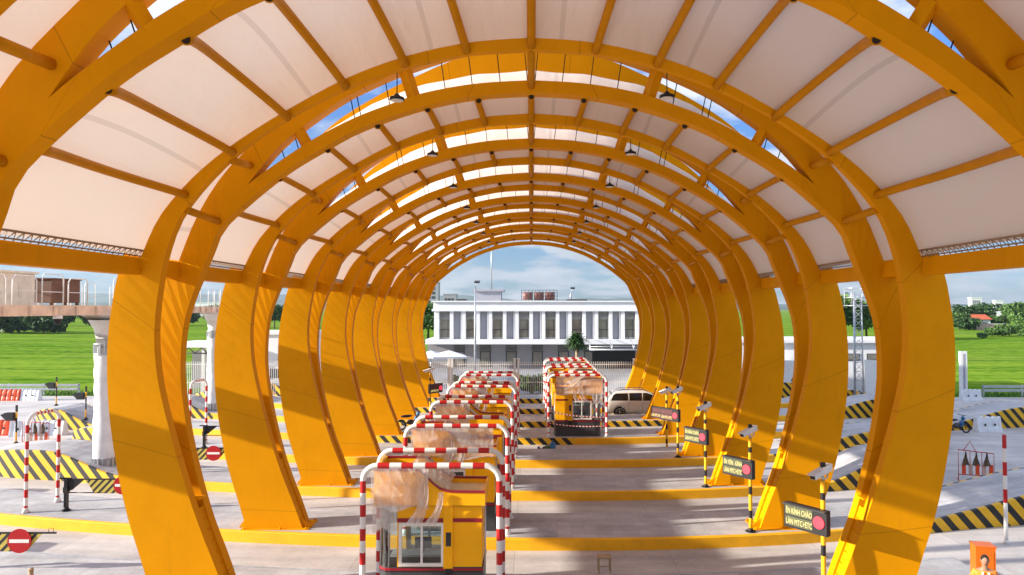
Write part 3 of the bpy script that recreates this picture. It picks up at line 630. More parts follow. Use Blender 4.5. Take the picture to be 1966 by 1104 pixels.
# ------------------------------------------------------------------ toll booths
def booth(loc, label, flip=1, wrap=2, seed=1):
    r = empty('toll_booth', loc, label, 'booth', 'yellow toll booths')
    rn = random.Random(seed); F = lambda x: x*flip
    def bx(mb, x0, x1, *a, m=0): mb.box(min(F(x0), F(x1)), max(F(x0), F(x1)), *a, m); return mb
    D = 1.25
    def plan(off=0):   # rounded nose at the glass end
        pts = []; rr = .32
        for i in range(5): a = math.pi+i*math.pi/8; pts.append((-1.24-off+rr+rr*math.cos(a), rr-off*0+rr*math.sin(a)-off))
        pts += [(1.24+off, -off), (1.24+off, D+off)]
        for i in range(5): a = math.pi/2+i*math.pi/8; pts.append((-1.24-off+rr+rr*math.cos(a), D+off-rr+rr*math.sin(a)))
        return pts
    def extr(z0, z1, off, m):
        P = [(F(x), y) for x, y in plan(off)]; n = len(P); mb = MB()
        mb.add([(x, y, z0) for x, y in P]+[(x, y, z1) for x, y in P], [tuple(range(n)), tuple(range(2*n-1, n-1, -1))]+[(i, (i+1) % n, (i+1) % n+n, i+n) for i in range(n)], m); return mb
    extr(0, .77, 0, 0).build('base', 'booth_base', r)
    extr(.77, .80, .006, 0).build('base_trim', 'black', r); extr(.80, .86, .012, 0).build('base_band', 'booth_red', r)
    extr(.86, .89, .004, 0).build('base_sill', 'booth_base', r)
    # walls with window openings front and rear, solid end wall
    w = MB(); wx0, wx1, wz0, wz1 = -.71, .32, .93, 1.90
    for y0, y1 in ((0, .05), (D-.05, D)):
        bx(w, -.77, wx0, y0, y1, .89, 2.34); bx(w, wx1, 1.22, y0, y1, .89, 2.34); bx(w, wx0, wx1, y0, y1, .89, wz0); bx(w, wx0, wx1, y0, y1, wz1, 2.34)
    bx(w, 1.17, 1.22, .05, D-.05, .89, 2.34)
    w.build('wall', 'booth_y', r)
    for (a, b) in ((-.012, 0), (D, D+.012)): bx(MB(), -.77, 1.225, a, b, 1.93, 2.02).build('red_band', 'booth_red', r)
    for (a, b) in ((-.045, 0), (D, D+.045)): bx(MB(), .32, .54, a, b, .86, 2.34).build('pilaster', 'booth_y', r)
    v = MB(); bx(v, .38, .50, -.053, -.045, 1.38, 1.70)
    for i in range(6): bx(v, .385, .495, -.062, -.053, 1.40+i*.05, 1.42+i*.05)
    v.build('vent', 'dark', r)
    bx(MB(), .38, .51, -.06, -.045, .5, .86).build('cable_box', 'black', r)
    for y0, y1 in ((-.035, .02), (D-.02, D+.035)):
        fr = MB(); t = .055
        bx(fr, wx0-.02, wx0+t, y0, y1, wz0-.02, wz1+.02); bx(fr, wx1-t, wx1+.02, y0, y1, wz0-.02, wz1+.02); bx(fr, wx0+t, wx1-t, y0, y1, wz0-.02, wz0+t); bx(fr, wx0+t, wx1-t, y0, y1, wz1-t, wz1+.02)
        bx(fr, -.215, -.165, y0, y1, wz0+t, wz1-t)
        f = fr.build('window', 'white', r)
        bx(MB(), wx0+t, wx1-t, y0+.02, y0+.026, wz0+t, wz1-t).build('pane', 'glass', f)
    # glass nose
    gl = MB(); P = [(F(x), y) for x, y in plan(0)]; n = len(P)
    ends = [(F(-.78), .0)]+[]; seq = [P[4], P[3], P[2], P[1], P[0]]; seq2 = [P[n-1-i] for i in range(5)]
    path = [(F(-.78), .004)]+[P[4]][:0]+[(F(x), y) for x, y in [(-.92, .004)]]+seq[1:]+seq2[0:4]+[(F(-.92), D-.004), (F(-.78), D-.004)]
    V = [(x, y, .89) for x, y in path]+[(x, y, 2.34) for x, y in path]; k = len(path)
    gl.add(V, [(i, i+1, i+1+k, i+k) for i in range(k-1)], 0, True); gl.build('glass_corner', 'glass', r)
    mu = MB()
    for (x, y) in ((-.96, .0), (-1.22, .34), (-1.22, D-.34), (-.96, D)): mu.cyl((F(x), y, .89), (F(x), y, 2.34), .014, n=6)
    mu.build('mullion', 'steel', r)
    # roof fascia: tall over the nose, swooping down to a low rim
    prof_t = [(-1.30, 3.20), (-.34, 3.20), (-.22, 3.16), (-.08, 3.04), (.08, 2.88), (.24, 2.76), (.42, 2.70), (.62, 2.69), (1.30, 2.68)]
    for y0, y1, nm in ((-.10, -.06, 'front'), (D+.06, D+.10, 'rear')):
        fs = MB(); poly = [(F(x), z) for x, z in prof_t]+[(F(1.30), 2.34), (F(-1.30), 2.34)]
        fs.prism(poly, y0, y1); fs.build('fascia', 'booth_y', r)
    rims = [MB(), MB()]; lin = MB()
    for (a, b) in zip(prof_t, prof_t[1:]):
        for rim, y0, y1 in ((rims[0], -.115, -.05), (rims[1], D+.05, D+.115)):
            rim.add([(F(a[0]), y0, a[1]+.002), (F(b[0]), y0, b[1]+.002), (F(b[0]), y1, b[1]+.002), (F(a[0]), y1, a[1]+.002), (F(a[0]), y0, a[1]-.05), (F(b[0]), y0, b[1]-.05)], [(0, 1, 2, 3), (0, 4, 5, 1)], 0)
        # beige sloping lining seen between the fascias
        lin.add([(F(a[0]), -.058, a[1]-.16), (F(b[0]), -.058, b[1]-.16), (F(b[0]), D+.058, b[1]-.16), (F(a[0]), D+.058, a[1]-.16)], [(0, 1, 2, 3)])
    for rim in rims: rim.build('fascia_trim', 'booth_red', r)
    lin.build('roof', 'beige', r)
    bx(MB(), -1.30, -1.26, -.058, D+.058, 2.34, 3.2).build('side_fascia', 'booth_y', r); bx(MB(), 1.26, 1.30, -.058, D+.058, 2.34, 2.68).build('side_fascia', 'booth_y', r)
    bx(MB(), -1.25, 1.25, .0, D, 2.30, 2.338).build('ceiling', 'white', r)
    # interior
    bx(bx(MB(), -1.0, .9, .35, .8, 1.0, 1.04), .75, 1.1, .3, .9, .89, 1.0).build('counter', 'white', r)
    mo = MB(); bx(mo, -.45, -.05, .62, .66, 1.12, 1.38); bx(mo, -.28, -.22, .62, .68, 1.04, 1.12); mo.build('monitor', 'black', r)
    # pipes at the low end
    for i, yy in enumerate((.1, .2)): MB().tube([(F(1.29), yy, 2.3), (F(1.29), yy, .05)], .018, 6).build('downpipe', 'steel', r)
    # plastic film left on the new booth
    if wrap:
        def sheet(x0, x1, z0, z1, y, amp, nx=26, nz=18, ragged=.1, pull=None):
            mb = MB(); V = []; ph = [rn.uniform(0, 6) for _ in range(6)]
            for i in range(nx+1):
                for j in range(nz+1):
                    u, v_ = i/nx, j/nz; x = x0+(x1-x0)*u; z = z0+(z1-z0)*v_
                    if j == 0: z += ragged*math.sin(u*9+ph[0])*.6
                    d = math.atan2(z-z0-.1, (x1+.05)-x); rr_ = math.hypot(z-z0, x1-x)
                    wv = math.sin(d*19+ph[1])*.55+math.sin(d*37+ph[2]+rr_*3)*.3+math.sin(x*23+z*17+ph[3])*.15
                    V.append((F(x), y-amp*(.6+wv)*(.3+min(1, rr_)), z))
            mb.add(V, [(i*(nz+1)+j, (i+1)*(nz+1)+j, (i+1)*(nz+1)+j+1, i*(nz+1)+j+1) for i in range(nx) for j in range(nz)], 0, True); return mb
        sheet(-1.36, -.02 if wrap < 3 else 1.2, 2.28, 3.24, -.13, .035).build('plastic_film', 'film', r)
        def tail(p0, p1, w0, w1, sw):
            mb = MB(); V = []; n = 16
            for i in range(n+1):
                t = i/n; c = Vector(p0).lerp(Vector(p1), t); c.x += sw*math.sin(t*2.6); w_ = w0*(1-t)+w1*t
                for j in range(7): u = j/6-.5; V.append((F(c.x+u*w_), c.y-.03*math.sin(j*2.1+t*5)-.02*t, c.z+.08*u*math.sin(t*4)))
            mb.add(V, [(i*7+j, (i+1)*7+j, (i+1)*7+j+1, i*7+j+1) for i in range(n) for j in range(6)], 0, True); return mb
        if wrap >= 2:
            tail((-.1, -.17, 2.9), (-.42, -.12, 1.92), .14, .34, .12).build('plastic_film', 'film', r)
            tail((.28, -.17, 2.66), (-.05, -.12, 1.90), .10, .26, .10).build('plastic_film', 'film', r)
            sheet(-1.34, -.78, 1.75, 2.34, -.06, .03, 12, 10).build('plastic_film', 'film', r)
            cap = MB(); V = []
            for i in range(20):
                t = i/19; x = -.5+t*.95; zt = 3.2 if x < -.34 else (3.2-.46*((x+.34)/.76)) if x < .42 else 2.72
                for j in range(6): q = j/5; V.append((F(x+.02*math.sin(j*3+i)), -.12+q*(D+.24), zt+.02+.03*math.sin(i*1.9+j*1.3)))
            cap.add(V, [(i*6+j, (i+1)*6+j, (i+1)*6+j+1, i*6+j+1) for i in range(19) for j in range(5)], 0, True); cap.build('plastic_film', 'film', r)
    return r
blabs = ['nearest yellow toll booth, plastic film hanging over its roof sign, cut by the bottom edge', 'second toll booth of the left row, pinkish film over its roof fascia', 'third toll booth of the left row, bare yellow roof fascia',
         'fourth toll booth of the left row, yellow with brown film on the roof', 'farthest toll booth of the left row, pale film over the top']
for k in range(5):
    y = 16.7+S*k+warp(-2.3); booth((-2.38, y, .05), blabs[k], 1, (2, 3, 1, 2, 2)[k], k+1)
booth((2.55, 16.75+S*4, .05), 'toll booth of the right row facing the camera, film over it and tape around it', -1, 3, 9)
booth((2.55, 16.75+S*5, .05), 'second toll booth of the right row, hidden behind the taped one', -1, 2, 11)
booth((2.55, 16.75+S*6, .05), 'farthest toll booth of the right row, only its hoops show', -1, 2, 12)

# red and white guard hoops
def hoop_path(wd, h, rc, seg=.31):
    pts = [(-wd/2, 0)]; mats = []
    n = 11; dz = (h-rc)/n
    for i in range(n): pts.append((-wd/2, dz*(i+1))); mats.append(i % 2)
    mats = [(1 if (n-1-i) % 2 == 0 else 0) for i in range(n)]   # 1 = red just below the bend
    for i in range(1, 7): a = math.pi-i*math.pi/12; pts.append((-wd/2+rc+rc*math.cos(a), h-rc+rc*math.sin(a))); mats.append(0)
    L = wd-2*rc; m = 9
    for i in range(m): pts.append((-wd/2+rc+L*(i+1)/m, h)); mats.append(1 if i % 2 == 0 else 0)
    for i in range(1, 7): a = math.pi/2-i*math.pi/12; pts.append((wd/2-rc+rc*math.cos(a), h-rc+rc*math.sin(a))); mats.append(0)
    for i in range(n): pts.append((wd/2, h-rc-dz*(i+1))); mats.append(1 if i % 2 == 0 else 0)
    return pts, mats
def hoop(loc, label, wd=3.14, h=3.4, r_=.07, rz=0, grp='red and white guard hoops around the booths'):
    r = empty('guard_hoop', loc, label, 'guard hoop', grp, rz)
    p, m = hoop_path(wd, h-r_, .34); mb = MB(); V = [(x, 0, z) for x, z in p]
    # crisp colour breaks: one ring per path point
    mb.tube(V, r_, 12, mats=m); mb.build('tube', ['white', 'red'], r)
    for sg in (-1, 1):
        f = MB(); f.cyl((sg*wd/2, 0, .0), (sg*wd/2, 0, .03), .16, n=8); f.cyl((sg*wd/2, 0, .03), (sg*wd/2, 0, .2), .12, .075, 10); f.build('foot', 'white', r)
    return r
h0 = hoop((-2.3, 16.42, .05), 'nearest red and white guard hoop, in front of the closest booth')
nm5 = ['closest', 'second', 'third', 'fourth', 'fifth']
for k in range(5):
    y = 16.42+S*k
    if k: dup(h0, (-2.3, y, .05), 'red and white guard hoop in front of the %s booth of the left row' % nm5[k])
    dup(h0, (-2.3, y+1.75, .05), 'red and white guard hoop just behind the %s booth of the left row' % nm5[k])
for k in range(3):
    y = 16.5+S*(k+4); w_ = ['taped', 'middle', 'farthest'][k]
    dup(h0, (2.5, y, .05), 'red and white guard hoop in front of the %s booth of the right row' % w_)
    dup(h0, (2.5, y+1.8, .05), 'red and white guard hoop just behind the %s booth of the right row' % w_)
# striped tape around the right booth
for (z0, z1, c) in ((1.35, 1.05, 'upper'), (.72, .58, 'lower')):
    mb = MB(); n = 34
    for i in range(n):
        a, b = i/n, (i+1)/n; f = lambda t: (.98+t*3.05, 38.62-.02*math.sin(t*9), .05+z0+(z1-z0)*t-.10*math.sin(math.pi*t))
        p, q = f(a), f(b); mb.add([p, q, (q[0], q[1]-.004, q[2]+.055), (p[0], p[1]-.004, p[2]+.055)], [(0, 1, 2, 3)], i % 2)
    tag(mb.build('barrier_tape', ['white', 'red']), '%s strand of red and white tape strung across the right booth' % c, 'tape', 'tape strands around the booth')

# ------------------------------------------------------------------ lane signal posts with LED board and camera
def textmesh(txt, size, name, m, parent, mtx):
    cu = bpy.data.curves.new(name, 'FONT'); cu.body = txt; cu.size = size; cu.extrude = .003; cu.resolution_u = 2; cu.align_x = 'LEFT'
    o = bpy.data.objects.new(name, cu); COL.objects.link(o); dg = bpy.context.evaluated_depsgraph_get(); me = bpy.data.meshes.new_from_object(o.evaluated_get(dg))
    bpy.data.objects.remove(o); me.materials.clear(); me.materials.append(M[m]); me.name = name
    xs = [v.co.x for v in me.vertices]; wd = max(xs)-min(xs)
    ob = bpy.data.objects.new(name, me); COL.objects.link(ob); ob.parent = parent; ob.matrix_local = mtx
    return ob, wd
def signal_post(loc, label, l1, l2, lit=True, rz=None, mirror=False):
    r = empty('signal_post', loc, label, 'signal post', 'lane signal posts with camera')
    p = MB(); z = 0; i = 0; hts = [0, .42, .66, 1.15, 1.4, 1.75, 2.45, 2.62, 2.9]
    mats = [0, 1, 0, 1, 0, 0, 1, 0]
    p.tube([(0, 0, a) for a in hts], .055, 10, mats=mats); p.build('pole', ['kerb', 'black'], r)
    b = MB(); b.cyl((0, 0, 0), (0, 0, .025), .17, n=8); b.cyl((0, 0, .025), (0, 0, .11), .12, .06, 8); b.build('base', 'black', r)
    # board: plane turned toward the approaching drivers
    ang = R_(-54) if not mirror else R_(54)
    Rm = Matrix.Rotation(ang, 4, 'Z'); T = Matrix.Translation((-.30 if not mirror else .3, .22, 1.95)) @ Rm
    bd = MB(); bd.obox(T, 1.12, .16, .58); o = bd.build('sign_board', 'black', r)
    lip = MB(); lip.obox(T @ Matrix.Translation((0, -.12, .275)), 1.12, .10, .02); lip.build('hood', 'dark', o)
    for q, zz_ in enumerate((.125, -.125)):
        pn = MB(); pn.obox(T @ Matrix.Translation((-.16, -.083, zz_)), .72, .012, .215); pn.build('text_panel', 'led_panel' if lit else 'led_dim', o)
        if lit or q == 1:
            tm = T @ Matrix.Translation((-.505, -.092, zz_-.075)) @ Matrix.Rotation(math.pi/2, 4, 'X')
            to, wd = textmesh((l1, l2)[q], .19, 'lettering', 'led_txt', o, tm); to.matrix_local = tm @ Matrix.Diagonal((.69/wd, 1, 1, 1))
    rd_ = MB(); c = T @ Matrix.Translation((.37, -.09, 0)); rd_.cyl(c @ Vector((0, 0, 0)), c @ Vector((0, -.02, 0)), .145, n=24); rd_.build('red_light', 'led_red', o)
    cm = MB(); A = Vector((-.32, -.20, 3.02)); Bv = Vector((.22, .10, 3.20)); d = (Bv-A).normalized()
    mtx = Matrix.Translation((A+Bv)/2) @ d.to_track_quat('Y', 'Z').to_matrix().to_4x4()
    cm.obox(mtx, .15, .62, .13); cm.obox(mtx @ Matrix.Translation((0, -.03, .075)), .18, .70, .02)
    k_ = cm.build('camera_housing', 'plastic_w', r); ln = MB(); ln.obox(mtx @ Matrix.Translation((0, -.315, 0)), .12, .02, .10); ln.build('lens', 'black', k_)
    br = MB(); br.tube([(0, 0, 2.9), (0, 0, 3.0)], .04, 8); br.tube([(0, 0, 2.92), (.12, .05, 2.94), (.16, .08, 3.08)], .02, 6); br.build('bracket', 'steel', r)
    bl = MB(); bl.box(-.04, .06, -.04, .06, 3.12, 3.32); bl.build('flash_unit', 'black', r)
    return r
signal_post((6.86, 17.05, .05), 'nearest striped signal post, LED board with two text lines, bottom right', 'ÊN KÍNH CHÀO', 'LÀN MTC+ETC')
signal_post((6.84, 22.55, .05), 'second signal post with LED text board, counting from the camera on the right', 'ÊN YÊN . KÍNH', 'LÀN MTC+ETC')
signal_post((6.80, 28.1, .05), 'third signal post with dimmer LED board, standing between two right arch legs', 'ÊN KÍNH CHÀO', 'LÀN MTC+ETC')
signal_post((6.85, 33.6, .05), 'front one of two signal posts standing close together far right, top text row dark', 'KÍNH CHÀO', 'LÀN MTC+ETC', lit=False)
o_ = signal_post((6.9, 36.6, .05-.35), 'rear one of two signal posts standing close together far right', 'KÍNH CHÀO', 'LÀN MTC+ETC', lit=False)
signal_post((-6.3, 44.3, .05), 'lone signal post left of the booths, red light on and camera above', 'KÍNH CHÀO', 'LÀN MTC+ETC', lit=False, mirror=True)

# ------------------------------------------------------------------ left side: height frames, swing barriers, bridge
def zhoop(loc, label):
    return hoop(loc, label, wd=1.36, h=3.4, r_=.06, rz=R_(82), grp='red and white hoops standing on the left islands')
zh = zhoop((-17.1, 24.6, .02), 'nearest red and white hoop on the left islands, beside the black barrier post')
dup(zh, (-17.1, 30.4, .02), 'red and white hoop mostly hidden between the white wrapped column and the nearest arch leg')
dup(zh, (-16.8, 35.6, .02), 'far red and white hoop seen through the gap between the first two left arch legs')
def barrier(loc, label, q=1.0):
    r = empty('swing_barrier', loc, label, 'barrier', 'swing barriers with no-entry discs')
    p = MB(); p.cyl((0, 0, 0), (0, 0, .03), .16, n=10); p.cyl((0, 0, .03), (0, 0, .14), .12, .07, 10); p.box(-.055, .055, -.055, .055, .1, 1.12); p.box(-.22, .16, -.035, .035, 1.08, 1.13); p.box(-.075, .075, -.075, .075, .62, .82); p.build('post', 'black', r)
    a = MB(); a.box(.06, 3.62*q, -.02, .02, 1.06, 1.10); a.add([(.05, -.012, 1.06), (.62, -.012, 1.06), (.22, -.012, .72), (.05, -.012, .66)], [(0, 1, 2, 3)]); a.tube([(.1, 0, .62), (1.35, 0, .62)], .02, 6); a.build('arm', 'black', r)
    b = MB(); b.prism([(.95*q, 1.06), (3.25*q, 1.06), (2.85*q, .60), (1.3*q, .60)], -.015, .015); b.build('striped_panel', 'stripe_arm', r)
    l = MB(); l.tube([(3.62*q-.2, 0, 1.1), (3.62*q-.2, 0, 1.2), (3.62*q-.08, 0, 1.2), (3.62*q-.08, 0, 1.1)], .008, 5); l.build('latch', 'black', r)
    d = MB(); dx = 2.68*q; d.cyl((dx, -.03, .88), (dx, -.05, .88), .315, n=36); o = d.build('no_entry_disc', 'signface', r)
    w_ = MB(); w_.box(dx-.26, dx+.26, -.056, -.052, .835, .925); w_.build('white_bar', 'white', o)
    return r
barrier((-15.98, 24.2, .05), 'striped swing barrier with black post between the hoop and the nearest arch leg', .73)
bb = barrier((-16.15, 18.5, .0), 'striped swing barrier with a full red no-entry disc, bottom left corner')
dup(bb, (-16.0, 29.6, .05), 'striped swing barrier tip showing between the first two left arch legs')
dup(bb, (-16.3, 35.2, .05), 'far swing barrier with black post in the gap between the left arch legs')
tag(MB().cyl((-12.7, 18.25, -.3), (-12.7, 18.25, .34), .06, n=8).ball((-12.7, 18.25, .37), .07, .07, .05, 8).build('bollard', 'timber'), 'small post top poking in at the bottom left edge', 'bollard')

# inspection bridge
br = empty('service_bridge', (-18.4, 30.3, 0), 'peach coloured service bridge on white wrapped columns at the left edge', 'bridge')
def bxp(y): return -.1 - max(0, (y-30.3))*.18
dk = MB()
for y0, y1 in ((-26, 0), (0, 22), (22, 34)):
    a, b = -.18*max(0, y0), -.18*max(0, y1)
    for x0, x1, z0, z1 in ((-.15, .35, 6.72, 7.12), (-3.1, -2.7, 6.72, 7.12), (-2.7, -.15, 6.98, 7.08)):
        dk.add([(x0+a, y0, z0), (x1+a, y0, z0), (x1+b, y1, z0), (x0+b, y1, z0), (x0+a, y0, z1), (x1+a, y0, z1), (x1+b, y1, z1), (x0+b, y1, z1)], [(0, 3, 2, 1), (4, 5, 6, 7), (0, 1, 5, 4), (1, 2, 6, 5), (2, 3, 7, 6), (3, 0, 4, 7)])
dk.build('deck', 'bridge', br)
cb_ = MB()
for y in [q*1.3 for q in range(-18, 24)]:
    a = -.18*max(0, y); cb_.box(a+.36, a+.44, y-.06, y+.06, 6.74, 7.08)
cb_.build('stiffener', 'bridge', br)
rail = 0
for side in (.3, -2.95):
    for q in range(-5, 15):
        y = q*1.5; 
        if (q*7) % 5 == 3: continue
        a = -.18*max(0, y); b = -.18*max(0, y+1.2); h = 7.12; t = MB(); top = h+1.05+(.12 if q % 3 == 0 else 0)
        t.tube([(side+a, y, h-.3), (side+a, y, top-.15), (side+a*.9+b*.1, y+.12, top), (side+b*.9+a*.1, y+1.08, top), (side+b, y+1.2, top-.15), (side+b, y+1.2, h-.3)], .023, 6)
        t.tube([(side+a, y, h+.5), (side+b, y+1.2, h+.5)], .016, 5)
        t.build('guard_rail', 'white', br)
for y in (0, 17.6):
    a = -.18*y; c = MB(); c.cyl((a+.05, y, 0), (a+.05, y, 5.3), .42, n=20)
    prof = [(.40, 5.3), (.42, 5.7), (.5, 6.1), (.72, 6.5), (1.0, 6.72)]
    for (r0, z0), (r1, z1) in zip(prof, prof[1:]): c.cyl((a+.05, y, z0), (a+.05, y, z1), r0, r1, 20)
    co = c.build('column', 'white', br)
    wv = MB(); n = 28; m = 40; V = []
    rn = random.Random(int(y)+2)
    for j in range(m+1):
        z = .6+4.5*j/m
        for i in range(n): an = 2*math.pi*i/n; rr = .455+.012*math.sin(an*3+z*2)+.014*math.sin(z*9+an*2)+rn.uniform(-.004, .006); V.append((a+.05+rr*math.cos(an), y+rr*math.sin(an), z))
    wv.add(V, [(j*n+i, j*n+(i+1) % n, (j+1)*n+(i+1) % n, (j+1)*n+i) for j in range(m) for i in range(n)], 0, True); wv.build('plastic_wrap', 'plastic_w', co)
    st = MB()
    for i in range(16):
        an = 2*math.pi*i/16; x, yy = a+.05+.475*math.cos(an), y+.475*math.sin(an)
        st.box(x-.03, x+.03, yy-.03, yy+.03, 5.05, 5.45); st.box(x-.035, x+.035, yy-.035, yy+.035, .02, .62)
        if i == 4: st.beam((x, yy, .6), (x, yy, 5.06), .012, .012)
    st.cyl((a+.05, y, 5.02), (a+.05, y, 5.08), .50, n=20); st.cyl((a+.05, y, 5.45), (a+.05, y, 5.5), .50, n=20); st.build('collar', 'steel', co)
cbn = MB(); cbn.box(-1.9, -.5, -6.1, -3.75, 7.08, 8.30); cbn.box(-2.0, -.4, -6.2, -3.65, 8.30, 8.38); cbn.box(-.5, -.48, -4.6, -4.15, 7.4, 7.95)
tag(cbn.build('equipment_cabin', 'cabin', None, (-18.4, 30.3, 0)), 'pale grey cabin box standing on the service bridge, cut by the left edge', 'cabin')
cbn = MB(); cbn.box(-1.5, -.3, -3.1, -1.35, 7.22, 8.14); cbn.box(-1.55, -.25, -3.15, -1.3, 8.14, 8.19)
for q in (-3.0, -2.2, -1.45): cbn.box(-.4, -.3, q-.04, q+.04, 7.08, 7.22)
tag(cbn.build('equipment_cabin', 'brown', None, (-18.4, 30.3, 0)), 'rust brown panelled box on legs standing on the service bridge', 'cabin')
dm = MB(); dm.cyl((.3, -3.6, 6.72), (.3, -3.6, 6.6), .15, .17, 12, 0); dm.ball((.3, -3.6, 6.52), .14, .14, .16, 12, 1)
tag(dm.build('dome_camera', ['white', 'black'], None, (-18.4, 30.3, 0)), 'small black dome camera hanging under the service bridge', 'camera')

# lane lights on small posts
def laneflag(loc, label):
    r = empty('lane_signal', loc, label, 'lane signal', 'small black lane signals left of the bridge')
    p = MB(); p.tube([(0, 0, 0), (0, 0, .6), (0, 0, 1.35), (0, 0, 1.95)], .04, 8, mats=[0, 1, 0]); p.cyl((0, 0, 0), (0, 0, .12), .16, .07, 8, 1); p.build('post', ['kerb', 'black'], r)
    h = MB(); h.box(-.52, -.12, -.10, .10, 1.2, 1.62); h.add([(-.52, -.1, 1.62), (-.52, .1, 1.62), (-.78, .1, 1.5), (-.78, -.1, 1.5), (-.52, -.1, 1.25), (-.52, .1, 1.25)], [(0, 1, 2, 3), (0, 3, 4), (1, 5, 2), (3, 2, 5, 4)]); h.tube([(-.12, 0, 1.4), (0, 0, 1.4)], .03, 6); h.build('signal_head', 'black', r)
    t = MB(); t.box(-.04, .04, -.04, .04, 1.66, 2.0); t.build('cap', 'black', r); return r
lf = laneflag((-26.6, 36.2, -.0), 'black lane signal nearest the left edge, above the barricade')
dup(lf, (-26.9, 42.4, .3), 'black lane signal beside the striped hump, close to the wrapped column')
dup(lf, (-33.2, 49.0, .2), 'black lane signal in front of the guard rail, behind the white water barriers')

# guard rails
def guardrail(p, q, label, beams=2, n=9):
    r = empty('guard_rail', p, label, 'guard rail'); p, q = Vector(p), Vector(q); d = q-p; rl = MB()
    for b in range(beams):
        z = .5+b*.32
        for zz_, yy in ((.0, .0), (.09, -.05), (.18, 0.0)):
            pass
        rl.beam((0, -.06, z), (d.x, d.y-.06, z), .05, .20); rl.beam((0, -.10, z+.05), (d.x, d.y-.10, z+.05), .05, .07); rl.beam((0, -.10, z-.05), (d.x, d.y-.10, z-.05), .05, .07)
    rl.build('rail', 'steel', r); ps = MB()
    for i in range(n): t = i/(n-1); MB().box(d.x*t-.06, d.x*t+.06, d.y*t-.03, d.y*t+.09, 0, .95).build('post', 'steel', r)
    return r
guardrail((-62, 58.6, -.3), (-38.2, 58.56, -.3), 'steel guard rail along the green field on the left')
guardrail((37.5, 60.2, -.3), (60, 60.2, -.3), 'steel guard rail along the green field on the right', 2, 8)

# water filled barriers
def wbar(loc, label, m='plastic_w', rz=0, sc=1):
    mb = MB(); n = 24; prof = [(.30, 0), (.28, .12), (.20, .35), (.16, .62), (.11, .80)]
    top = []; nx = 16
    V = []
    for i in range(nx+1):
        x = -.75+1.5*i/nx; crn = .10*max(0, math.sin(i*math.pi/2)) if 0 < i < nx else 0
        for s_ in (1, -1):
            for (hw, z) in (prof if s_ == 1 else prof[::-1]): V.append((x, -s_*(hw-.03*(i % 4 == 2)), z+(.08 if z > .7 and (i//2) % 2 == 0 else 0)))
    k = 10; mb.add(V, [(i*k+j, (i+1)*k+j, (i+1)*k+j+1, i*k+j+1) for i in range(nx) for j in range(k-1)], 0)
    mb.add(V[:k], [tuple(range(k-1, -1, -1))]); mb.add(V[-k:], [tuple(range(k))])
    for x in (-.3, .3): mb.cyl((x, -.225, .42), (x, -.245, .42), .07, n=10, m=1)
    o = mb.build('water_barrier', [m, 'dark'], None, loc); o.rotation_euler.z = R_(rz); o.scale = (sc,)*3
    return tag(o, label, 'barrier', 'plastic water-filled barriers')
wbar((34.6, 57.2, -.3), 'white plastic barrier beside the guard rail at the right arch leg', rz=4, sc=1.05)
wbar((27.1, 43.2, -.3), 'white plastic barrier in front of the striped hump, right side', rz=5, sc=1.0)
wbar((-43.0, 55.4, -.3), 'white plastic barrier at the far left edge', rz=-3, sc=1.0)
wbar((-41.3, 55.5, -.3), 'red plastic barrier among the white ones by the left guard rail', 'plastic_r', rz=3, sc=1.0)
wbar((-39.7, 55.6, -.3), 'white plastic barrier just right of the red one', rz=-4, sc=.98)
wbar((-29.0, 40.2, -.3), 'white plastic barrier behind the nearest black lane signal', rz=12, sc=1.0)
wbar((-27.6, 40.6, -.3), 'white plastic barrier tucked behind the red and white hoop', rz=-8, sc=.95)
wbar((-30.6, 40.4, -.3), 'red plastic barrier at the left edge behind the lane signal', 'plastic_r', rz=5, sc=1.0)

# folding barricades
def barricade(loc, label, rz, rnd, grp='folding barricades with hanging cloths'):
    r = empty('barricade', loc, label, 'barricade', grp, R_(rz)); f = MB(); w_ = 2.2
    f.tube([(0, 0, .0), (0, 0, 1.35), (w_, 0, 1.25), (w_, 0, 0)], .025, 6, 0); f.tube([(0, 0, .25), (w_, 0, .25)], .02, 6)
    f.tube([(.3, 0, 1.3), (.75, 0, 1.75), (1.1, 0, 1.3)], .02, 6)
    for q in range(1, 6): f.tube([(w_*q/6, 0, .25), (w_*q/6, 0, 1.3)], .022, 6, q % 2)
    for sx_ in (0, w_): f.tube([(sx_, -.35, 0), (sx_, .35, 0)], .025, 6)
    f.build('frame', ['red', 'white'], r); pn = MB()
    for q in range(5): x = .2+q*.42; pn.add([(x, -.03, .28), (x+.26, -.03, .28), (x+.26, -.03, .75), (x, -.03, .75)], [(0, 1, 2, 3)], q % 2)
    pn.build('board', ['plastic_r', 'brick'], r)
    for q in range(3):
        x = .45+q*.65; c = MB(); V = []
        for j in range(7):
            for i in range(5): t = j/6; V.append((x+(i/4-.5)*(.05+.42*t), -.05-.05*math.sin(i*2+j), 1.3-.62*t+.03*math.sin(i*3)))
        c.add(V, [(j*5+i, j*5+i+1, (j+1)*5+i+1, (j+1)*5+i) for j in range(6) for i in range(4)], 0, True); c.build('hanging_cloth', 'trunk', r)
    return r
bc = barricade((18.2, 31.0, -.3), 'red and white folding barricade with brown cloths on the right roadway', -18, 1)
bc.scale = (.60, 1, .95)
dup(bc, (-27.0, 37.2, -.3), 'folding barricade with cloths behind the left hoop', R_(6))
dup(bc, (22.6, 47.6, -.3), 'folding barricade in the gap between the two nearest right arch legs, left one', R_(-4), (.6, .8, .8))
dup(bc, (24.2, 47.9, -.3), 'folding barricade in the gap between the two nearest right arch legs, right one', R_(6), (.6, .8, .8))

